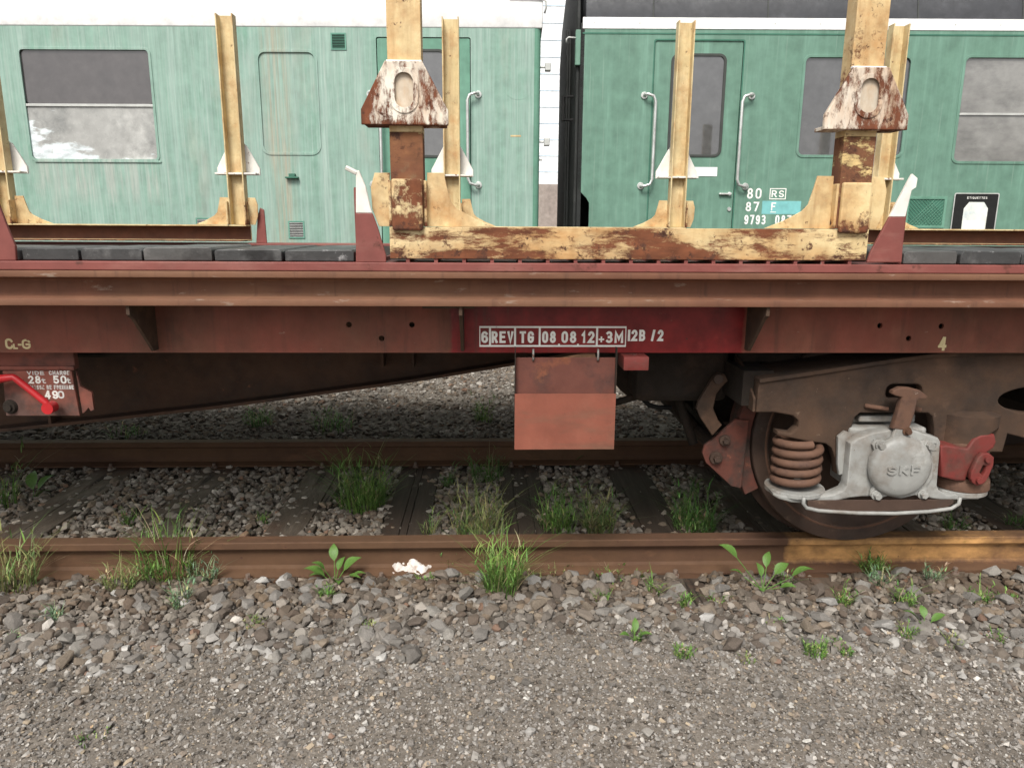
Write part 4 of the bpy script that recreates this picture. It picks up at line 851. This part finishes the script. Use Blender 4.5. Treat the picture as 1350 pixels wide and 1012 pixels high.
# end wall, black, slightly set in, cut away at the foot
MB().prism([(U0+.003, .0), (U0+.003, WD), (U0+.04, WD), (U0+.04, .0)], ZF, 3.2, 'z').build('end_wall', 'gangway', RC)
MB().prism([(.03, 3.2505), (.06, 3.42), (.22, 3.72), (.6, 3.93), (1.1, 4.03), (WD/2, 4.05), (WD-1.1, 4.03), (WD-.6, 3.93), (WD-.22, 3.72), (WD-.06, 3.42), (WD-.03, 3.2505)], U0+.05, 9, 'x').build('roof', 'roof_grey', RC, .01, 40)
for u in (1.55, 2.62, 4.02, 5.0, 6.4):
    pr = [(.03, 3.2505), (.06, 3.42), (.22, 3.72), (.6, 3.93), (1.1, 4.03), (WD/2, 4.05)]
    mb = MB(); mb.tube([(u, a-.003, b+.003) for a, b in pr], .006, 6).build('roof_seam', 'seal', RC)
SB = MB().box(U0+.02, 9, -.006, .03, 3.1505, 3.25).build('cant_strip', 'coach_white', RC, .003)
for i in range(18):
    MB().cyl((1.0+i*.42, -.0062, 3.20), (1.0+i*.42, -.0085, 3.20), .006, .006, 8).build('rivet', 'alu', SB)
MB().box(U0+.02, 9, -.004, -.0002, 3.105, 3.118).build('waist_bead', 'green_dark', RC)
MB().box(U0, 9, WD-.03, WD, ZF, 3.15).build('side_wall', 'green_right', RC); MB().box(U0+.05, 9, .04, WD-.04, ZF-.05, ZF).build('floor', 'black', RC)
MB().box(U0+.05, 9, .9, .92, ZF, 3.1).build('corridor_partition', 'blind', RC)
# gangway bellows on the end
gw = MB()
for i in range(2):
    ua = U0-.031-i*.022; ins = .0 if i % 2 == 0 else .03
    gw.prism([(.75+ins, 1.05), (2.07-ins, 1.05), (2.07-ins, 3.2), (1.9, 3.36), (.92, 3.36), (.75+ins, 3.2)], ua-.02, ua, 'x')
gw.build('gangway_bellows', 'gangway', RC, .004)
MB().prism([(.03, 3.25), (.06, 3.42), (.22, 3.72), (.6, 3.93), (1.1, 4.03), (WD/2, 4.05), (WD-.3, 3.7), (WD-.03, 3.25), (WD-.03, 1.0), (.03, 1.0)], U0-.03, U0+.0025, 'x').build('end_frame', 'gangway', RC, .01)
MB().box(U0-.045, U0+.003, -.012, .06, 2.83, 3.14).build('lamp_iron', 'green_right', RC, .006)
MB().tube([(U0-.04, 0, 3.07), (U0-.11, 0, 3.075), (U0-.13, 0, 3.06), (U0-.13, 0, 3.03)], .008, 8).build('coupling_hook', 'alu', RC, smooth=True)
MB().tube([(U0-.03, .3, 2.6), (U0-.13, .3, 2.6), (U0-.13, .3, 2.38), (U0-.03, .3, 2.38)], .016, 6).build('end_handle', 'black', RC, .0)
# cut-away foot at the corner (dark buffer beam recess)
dR = door(RC, 1.57, 2.41, 1.745, 2.245, 2.02, 2.93, 'green_right', 'glass_dark')
plate('door_seal', [rr(1.562, 2.418, 1.075, 3.065, .022), rr(1.574, 2.406, 1.087, 3.052, .018)], -.0035, -.0003, 'green_dark', RC)
MB().box(2.06, 2.2, .0185, .0195, 2.33, 2.40).build('sticker', 'coach_white', dR); MB().box(2.01, 2.23, .003, .0075, 1.83, 1.915).build('notice', 'coach_white', dR)
handrail(RC, 1.49, 1); handrail(RC, 2.51, -1)
MB().box(2.26, 2.38, -.022, .0075, 1.655, 1.672).cyl((2.36, -.02, 1.664), (2.36, .0075, 1.664), .018, .018, 12).build('door_handle', 'chrome', dR, .004)
MB().cyl((2.37, .0075, 1.52), (2.37, -.004, 1.52), .02, .018, 14).build('door_lock', 'chrome', dR)
for (x0, x1, z0, z1, two) in ((2.985, 4.0, 2.02, 2.925, False), (4.49, 5.72, 1.97, 2.93, True)):
    f_ = window(RC, None, x0, x1, z0, z1, .06, 'green_right', .014)
    if two:
        link('upper_pane', plate_mesh('upper_pane', [rr(x0+.01, x1-.01, 2.42, z1-.01, .05)], .014, .02), 'glass_light', f_)
        link('lower_pane', plate_mesh('lower_pane', [rr(x0+.01, x1-.01, z0+.01, 2.415, .05)], .010, .016), 'glass_light', f_)
        MB().box(x0+.012, x1-.012, -.004, .0095, 2.405, 2.425).build('window_rail', 'alu', f_, .002)
    else:
        link('pane', plate_mesh('pane', [rr(x0+.01, x1-.01, z0+.01, z1-.01, .06)], .014, .02), 'glass_dark', f_)
def ctext(body, x0, x1, z0, z1, mt='white_letter', y=-.0012, root=RC, sw=.16):
    link('lettering', strokes(body, x0, x1, z0, z1, sw*(z1-z0), y, .0008), mt, root)
ctext('80', 2.535, 2.675, 1.62, 1.72); ctext('RS', 2.775, 2.895, 1.635, 1.70)
plate('number_frame', [[(2.755, 1.615), (2.915, 1.615), (2.915, 1.72), (2.755, 1.72)], [(2.763, 1.623), (2.907, 1.623), (2.907, 1.712), (2.763, 1.712)]], -.0018, -.0006, 'white_letter', RC)
MB().box(2.69, 3.07, -.0009, -.0003, 1.475, 1.60).build('faded_patch', 'cyan', RC)
ctext('87', 2.53, 2.66, 1.50, 1.59); ctext('F', 2.78, 2.825, 1.51, 1.585, y=-.0022); MB().box(2.775, 2.83, -.0022, -.001, 1.49, 1.497).build('lettering', 'white_letter', RC)
ctext('9793', 2.525, 2.735, 1.375, 1.465); ctext('087-2', 2.83, 3.10, 1.375, 1.465)
# label holder and mesh vent
E_ = plate('label_holder', [rr(4.56, 4.985, 1.275, 1.68, .015)], -.012, -.0005, 'black', RC, .003)
plate('holder_edge', [rr(4.553, 4.992, 1.268, 1.687, .018), rr(4.563, 4.982, 1.278, 1.677, .014)], -.0145, -.0125, 'alu', E_)
plate('label_card', [[(4.66, 1.295), (4.895, 1.295), (4.895, 1.54), (4.85, 1.60), (4.705, 1.60), (4.66, 1.54)]], -.0142, -.0126, 'paper', E_)
MB().box(4.67, 4.885, -.0155, -.0145, 1.30, 1.42).build('label_paper', 'coach_white', E_)
ctext('ETIQUETTES', 4.68, 4.875, 1.63, 1.65, y=-.0135, root=E_)
Vt = plate('mesh_vent', [[(4.10, 1.35), (4.49, 1.35), (4.49, 1.65), (4.10, 1.65)], [(4.125, 1.375), (4.465, 1.375), (4.465, 1.625), (4.125, 1.625)]], -.012, -.0005, 'green_clean', RC, .002)
MB().box(4.125, 4.465, -.003, -.0006, 1.375, 1.625).build('vent_back', 'green_dark', Vt)
mb = MB()
for i in range(14):
    a = 4.125+i*.034
    for d_ in (1, -1):
        p0 = Vector((a, -.006, 1.375)); dx = .25*d_; p1 = Vector((a+dx, -.006, 1.625))
        q0, q1 = p0, p1
        def cl(p, q_, lo, hi):
            t0, t1 = 0., 1.; d = q_.x-p.x
            for s_, lim in ((1, lo), (-1, hi)):
                v0, v1 = s_*(p.x-lim), s_*(q_.x-lim)
                if v0 < 0 and v1 < 0: return None
                if v0 < 0: t0 = max(t0, v0/(v0-v1))
                if v1 < 0: t1 = min(t1, v0/(v0-v1))
            return (p.lerp(q_, t0), p.lerp(q_, t1)) if t1 > t0 else None
        r_ = cl(q0, q1, 4.125, 4.465)
        if r_ and (r_[1]-r_[0]).length > .01: mb.tube(list(r_), .0025, 4)
mb.build('mesh', 'green_clean', Vt)
# running gear of both coaches, low behind the wagon
for root, us in ((LC, (-2.2, -4.7)), (RC, (3.6, 6.1))):
    for u in us:
        for v_ in (.66, 2.16):
            MB().lathe([(r, h+v_-.07) for r, h in WP], (u, 0, .48), 'y', 40).build('wheel', 'wheel', root, smooth=30)
    u0, u1 = min(us)-.6, max(us)+.6
    MB().box(u0, u1, .45, .55, .45, .75).build('bogie_side_frame', 'under_dark', root, .03)
    MB().box(u0, u1, 2.27, 2.37, .45, .75).build('bogie_side_frame', 'under_dark', root, .03)
    MB().box((u0+u1)/2-.3, (u0+u1)/2+.3, .45, 2.37, .6, .945).build('bogie_bolster', 'under_dark', root, .02)

# ================================================================== BUILDING BEHIND
BD = thing('shed', 'white clad industrial shed seen through the gap between the coaches', 'building', (0, 19, -.17))
MB().box(-40, 40, 0, 12, 2.75, 9.5).build('clad_wall', 'cladding', BD)
MB().box(-40, 40, -.03, 12, 0, 2.7495).build('base_wall', 'concrete', BD)
for i in range(14): MB().box(-40, 40, -.012, -.0005, 3.1+i*.46, 3.12+i*.46).build('cladding_seam', 'seam_blue', BD)
MB().box(-41, 41, -.3, 12.2, 9.5, 9.75).build('roof', 'cladding', BD)

# ================================================================== PLANTS AND LITTER
def blade(mb, cols, base, ang, h, bend, w, col, n=4, z0=0):
    dx, dy = math.cos(ang), math.sin(ang); px_, py_ = -dy, dx; vs = []
    for i in range(n+1):
        t = i/n; o_ = bend*h*t**1.8; z = h*t*(1-.25*bend*t)
        ww = w*(1-t)**.7*(.6+.4*min(1, t*5)) if i < n else .0003
        c = (base[0]+dx*o_, base[1]+dy*o_, base[2]+z)
        vs += [(c[0]+px_*ww/2, c[1]+py_*ww/2, c[2]), (c[0]-px_*ww/2, c[1]-py_*ww/2, c[2])]
    mb.add(vs, [(2*i, 2*i+1, 2*i+3, 2*i+2) for i in range(n)]); cols += [col]*len(vs)
def grass(px, py, h, n, spread, label, kind='grass', tone=0, Z=-.165, stalks=0):
    h *= 1.9 if py < 800 else 1.5; n = int(n*2.3); spread *= 1.4
    x, y = G(px, py, Z); rg = random.Random(int(px*7+py)); mb = MB(); cols = []
    GREENS = [((.1, .19, .038), (.14, .24, .055), (.07, .14, .03), (.22, .27, .085)), ((.15, .2, .065), (.22, .24, .09), (.1, .17, .05), (.27, .25, .11)), ((.13, .2, .11), (.17, .25, .14), (.1, .16, .08), (.2, .25, .13)), ((.075, .16, .035), (.1, .2, .05), (.055, .12, .03), (.14, .2, .06))][tone]
    for i in range(n):
        a = rg.uniform(0, 6.283); r = spread*math.sqrt(rg.random()); hh = h*(.22+.78*rg.random()**1.5)*(1-.3*r/spread); c = GREENS[rg.choices((0, 1, 2, 3), (4, 3, 2, 1.2))[0]] if rg.random() > .07 else (.34, .28, .16); k = rg.uniform(.8, 1.2)
        b0 = (r*math.cos(a), r*math.sin(a), -.01)
        lean = a+rg.uniform(-1.6, 1.6)
        blade(mb, cols, b0, lean, hh, rg.uniform(.1, 1.05), rg.uniform(.0036, .0075), (*[q_*k for q_ in c], 1))
        if kind != 'grass' or rg.random() < .5:          # side leaves along the stem
            for j in range(rg.randint(2, 5)):
                t = rg.uniform(.25, .9); bd = .35
                p_ = (b0[0]+math.cos(lean)*bd*hh*t**1.8, b0[1]+math.sin(lean)*bd*hh*t**1.8, b0[2]+hh*t*.92)
                blade(mb, cols, p_, rg.uniform(0, 6.283), hh*rg.uniform(.12, .28), rg.uniform(.6, 1.3), rg.uniform(.004, .009), (*[q_*k*rg.uniform(.9, 1.25) for q_ in c], 1), 3)
    for i in range(stalks):
        a = rg.uniform(2.2, 3.6); hh = h*rg.uniform(.7, 1.05); blade(mb, cols, (rg.uniform(-.02, .02), 0, 0), a, hh, rg.uniform(.35, .8), .0035, (.42, .34, .22, 1), 5)
    me = bpy.data.meshes.new('grass_tuft'); me.from_pydata(mb.v, [], mb.f)
    at = me.attributes.new('tint', 'FLOAT_COLOR', 'POINT'); at.data.foreach_set('color', [c for q_ in cols for c in q_])
    o = link('grass_tuft' if kind == 'grass' else 'weed', me, 'plant'); o.location = (x, y, float(gz(x, y))+.004)
    return tag(o, label, 'grass' if kind == 'grass' else 'weed', 'weeds growing in the ballast')
grass(478, 668, .24, 150, .085, 'dense green grass tuft between the rails, left of the bare sleeper')
grass(640, 632, .16, 50, .07, 'small grass tuft against the far rail left of the document holder', tone=3)
grass(566, 704, .11, 22, .03, 'short yellowish sprig between the rails beside the bare sleeper', tone=1)
grass(630, 706, .22, 60, .09, 'leggy weeds behind the near rail under the holder', 'weed', tone=1)
grass(735, 700, .20, 55, .06, 'leafy weed clump behind the near rail, below the document holder', 'weed')
grass(787, 702, .18, 55, .055, 'leafy weed right of the clump below the document holder', 'weed', tone=1)
grass(915, 700, .18, 75, .07, 'dark green tuft in the shade left of the wheel', 'weed', tone=3)
grass(12, 665, .22, 12, .03, 'thin tall stalks between the rails at the left edge', 'weed')
grass(1258, 698, .08, 22, .035, 'small shaded weed behind the rail right of the wheel', 'weed', tone=3)
grass(1340, 694, .09, 22, .035, 'small shaded weed behind the rail at the right edge', 'weed', tone=3)
grass(342, 562, .14, 28, .07, 'dim weed beyond the far rail, under the left girder', 'weed', tone=3)
grass(440, 566, .14, 36, .1, 'low dim weed beyond the far rail, left of centre', 'weed', tone=3)
grass(638, 556, .20, 22, .05, 'dim weed beyond the far rail left of the document holder', 'weed')
grass(170, 575, .10, 24, .09, 'small dim weed beyond the far rail at the left', 'weed', tone=3)
grass(222, 764, .23, 75, .075, 'large grass tuft with dry pale stalks leaning over the near rail', stalks=5)
grass(160, 784, .10, 40, .04, 'short bushy tuft left of the stalked grass', tone=1)
grass(12, 788, .20, 70, .07, 'yellowish grass tuft at the left edge before the rail', tone=1)
grass(660, 790, .225, 75, .05, 'tall grass tuft in front of the near rail at centre')
grass(240, 806, .11, 26, .022, 'pale feathery weed below the stalked grass tuft', 'weed', tone=2)
grass(74, 826, .07, 20, .022, 'tiny pale weed on the stones at the left', 'weed', tone=2)
grass(1150, 758, .08, 46, .035, 'small bushy weed against the rail below the yellow mark', 'weed')
grass(1290, 800, .10, 26, .03, 'upright weed on the ballast near the right edge', 'weed')
grass(1190, 808, .10, 20, .025, 'thin weed on the ballast right of the bare sleeper end', 'weed')
grass(1110, 804, .09, 20, .025, 'small weed beside the bare sleeper end', 'weed')
grass(1228, 772, .08, 20, .03, 'pale weed between the two bare sleeper ends', 'weed', tone=2)
grass(1075, 862, .06, 28, .028, 'small low weed at the edge of the fine gravel, right', 'weed')
grass(1112, 860, .05, 22, .022, 'tiny weed right of the low weed at the gravel edge', 'weed')
grass(902, 860, .045, 30, .028, 'flat little tuft at the gravel edge right of centre')
grass(840, 845, .05, 8, .012, 'tiny two-leaved sprout at the gravel edge right of centre', 'weed')
grass(800, 760, .05, 60, .12, 'low spreading weed with dry arched stems by the rail', 'weed', stalks=3)
grass(862, 790, .08, 16, .018, 'small weed right of the low spreading weed', 'weed')
grass(792, 802, .08, 14, .018, 'small thin weed below the low spreading weed', 'weed')
grass(902, 805, .07, 16, .02, 'small leafy weed among stones left of the broad leaves', 'weed')
grass(335, 832, .05, 16, .025, 'sparse sprig on the stones left of the rosette', 'weed', tone=1)
grass(486, 838, .05, 14, .022, 'sparse sprig on the stones below the pale rag', 'weed', tone=1)
grass(430, 798, .05, 30, .02, 'little weed just below the broad-leaved rosette', 'weed')
grass(120, 968, .03, 12, .03, 'tiny grass sprig in the fine gravel, bottom left')
grass(1325, 800, .06, 18, .03, 'low weed on the ballast at the very right edge', 'weed')
grass(1255, 850, .05, 14, .025, 'sparse pale sprig on the gravel edge at the right', 'weed', tone=1)
grass(1195, 842, .05, 14, .02, 'little sprig on stones left of the yellow-green plant', 'weed')
grass(1018, 830, .05, 14, .02, 'little upright weed below the sprawling broad leaves', 'weed')
grass(985, 868, .03, 12, .018, 'tiny sprout in fine gravel below the broad leaves', 'weed', tone=1)
grass(1035, 775, .06, 16, .025, 'small weed on the bare sleeper end below the wheel', 'weed')
grass(730, 760, .05, 14, .03, 'short sprig against the rail left of the low spreading weed', 'weed', tone=1)
grass(590, 752, .09, 12, .02, 'thin sprig against the rail right of the pale rag', 'weed', tone=1)
grass(590, 640, .10, 14, .03, 'thin shaded sprig against the far rail beside the bare sleeper', 'weed', tone=3)
grass(268, 770, .10, 26, .04, 'ragged weed right of the stalked grass tuft', 'weed', tone=2)
grass(345, 690, .06, 12, .02, 'small sprig between the rails left of the dense tuft', 'weed')
grass(170, 690, .08, 14, .03, 'small sprig between the rails behind the stalked grass', 'weed')
grass(945, 800, .05, 16, .025, 'little weed among stones just left of the sprawling broad leaves', 'weed')
grass(1160, 780, .07, 18, .03, 'leafy sprig on the stones below the bushy rail weed', 'weed', tone=2)
grass(700, 770, .05, 16, .03, 'low sprig right of the tall centre tuft', 'weed', tone=1)
grass(560, 775, .04, 14, .025, 'low sprig on the stones below the pale rag', 'weed')
grass(1312, 845, .04, 14, .022, 'tiny weed at the gravel edge close to the right edge', 'weed')
grass(20, 845, .03, 12, .02, 'tiny sprout on the gravel at the far left', 'weed', tone=2)
# broad-leaved plants: every leaf a part
def leaf_mesh():
    n = 6; vs = []; fs = []
    for i in range(n+1):
        t = i/n; w = .30*math.sin(math.pi*min(1, t*1.02)**.8)*(.55 if t < .12 else 1)+.015; z = .25*math.sin(t*2.2)-.12*t*t
        vs += [(t, -w, z+w*.25), (t, 0, z), (t, w, z+w*.25)]
    for i in range(n): fs += [(3*i, 3*i+3, 3*i+4, 3*i+1), (3*i+1, 3*i+4, 3*i+5, 3*i+2)]
    me = bpy.data.meshes.new('leaf'); me.from_pydata(vs, [], fs); me.materials.append(MT['leaf']); me.polygons.foreach_set('use_smooth', [True]*len(fs)); return me
LEAF = leaf_mesh()
def broadleaf(px, py, leaves, label):
    x, y = G(px, py, -.165); t = thing('broadleaf_plant', label, 'plant', (x, y, float(gz(x, y))+.01), 0, 'broad-leaved plants by the rail')
    st = MB()
    for a, el, d, s in leaves:
        p = (math.cos(R(a))*d*math.cos(R(el)), math.sin(R(a))*d*math.cos(R(el)), d*math.sin(R(el)))
        st.tube([(0, 0, -.01), p], [.0025, .0018], 5)
        o = bpy.data.objects.new('leaf', LEAF); COL.objects.link(o); o.parent = t; o.location = p; o.rotation_euler = (random.uniform(-.3, .3), -R(el)*.55, R(a)); o.scale = (s*1.3, s*random.uniform(.9, 1.2), s*1.3)
    st.build('stem', 'leaf', t)
broadleaf(442, 772, [(100, 75, .09, .06), (170, 25, .05, .075), (20, 50, .06, .07), (-20, 20, .04, .07), (215, 35, .05, .06), (-70, 25, .02, .06), (60, 65, .05, .05), (185, 55, .07, .05), (5, 15, .07, .05)], 'broad-leaved rosette in front of the near rail, left of the pale rag')
broadleaf(44, 656, [(110, 60, .05, .10), (50, 55, .05, .085), (0, 30, .03, .06)], 'two-leaved plant between the rails at the left')
broadleaf(752, 612, [(130, 60, .03, .10), (60, 55, .03, .10), (10, 40, .03, .08)], 'shaded broad leaves against the far rail below the document holder')
broadleaf(1005, 786, [(150, 45, .16, .07), (165, 30, .09, .05), (60, 60, .09, .06), (20, 45, .08, .06), (0, 25, .13, .075), (-30, 20, .07, .05), (100, 65, .05, .05)], 'sprawling broad-leaved plant by the rail below the wheel')
broadleaf(1218, 835, [(160, 40, .03, .05), (10, 30, .03, .05), (80, 60, .03, .04)], 'small yellow-green broad-leaved plant on the ballast at the right')
broadleaf(836, 846, [(80, 70, .02, .045), (200, 30, .02, .04), (-20, 30, .02, .04)], 'little three-leaved seedling at the gravel edge')
# pale crumpled rag
x, y = G(541, 757); mb = MB(); n1, n2 = 18, 12; vs = []
for j in range(n2):
    for i in range(n1):
        u = i/(n1-1)*2-1; v = j/(n2-1)*2-1; e = max(0, 1-abs(u)**3)*max(0, 1-abs(v)**3)
        vs.append((u*.088*(1-.18*abs(v)+.1*math.sin(v*5)), v*.045*(1-.2*math.cos(u*4)), .034*e*(.7+.5*math.sin(u*7+v*3)*math.cos(v*5-u*2))+.006*math.sin(u*17)*math.sin(v*13)))
mb.add(vs, [(j*n1+i, j*n1+i+1, (j+1)*n1+i+1, (j+1)*n1+i) for j in range(n2-1) for i in range(n1-1)])
o = mb.build('rag', 'rag', smooth=True); o.location = (x, y, float(gz(x, y))+.028); o.rotation_euler = (.3, 0, -.1); o.scale = (1.15, 1.2, 1.35)
tag(o, 'crumpled pale dirty rag lying on the ballast beside the rail', 'rag')
x, y = G(478, 752); mb = MB(); o = mb.tube([(-.06, 0, .0), (-.02, .01, .012), (.02, 0, .018), (.035, .02, .03)], [.004, .0035, .003, .0015], 6).build('twig', 'twig', smooth=True); o.location = (x, y, float(gz(x, y))+.03)
tag(o, 'thin pale twig between the rosette and the rag', 'twig')
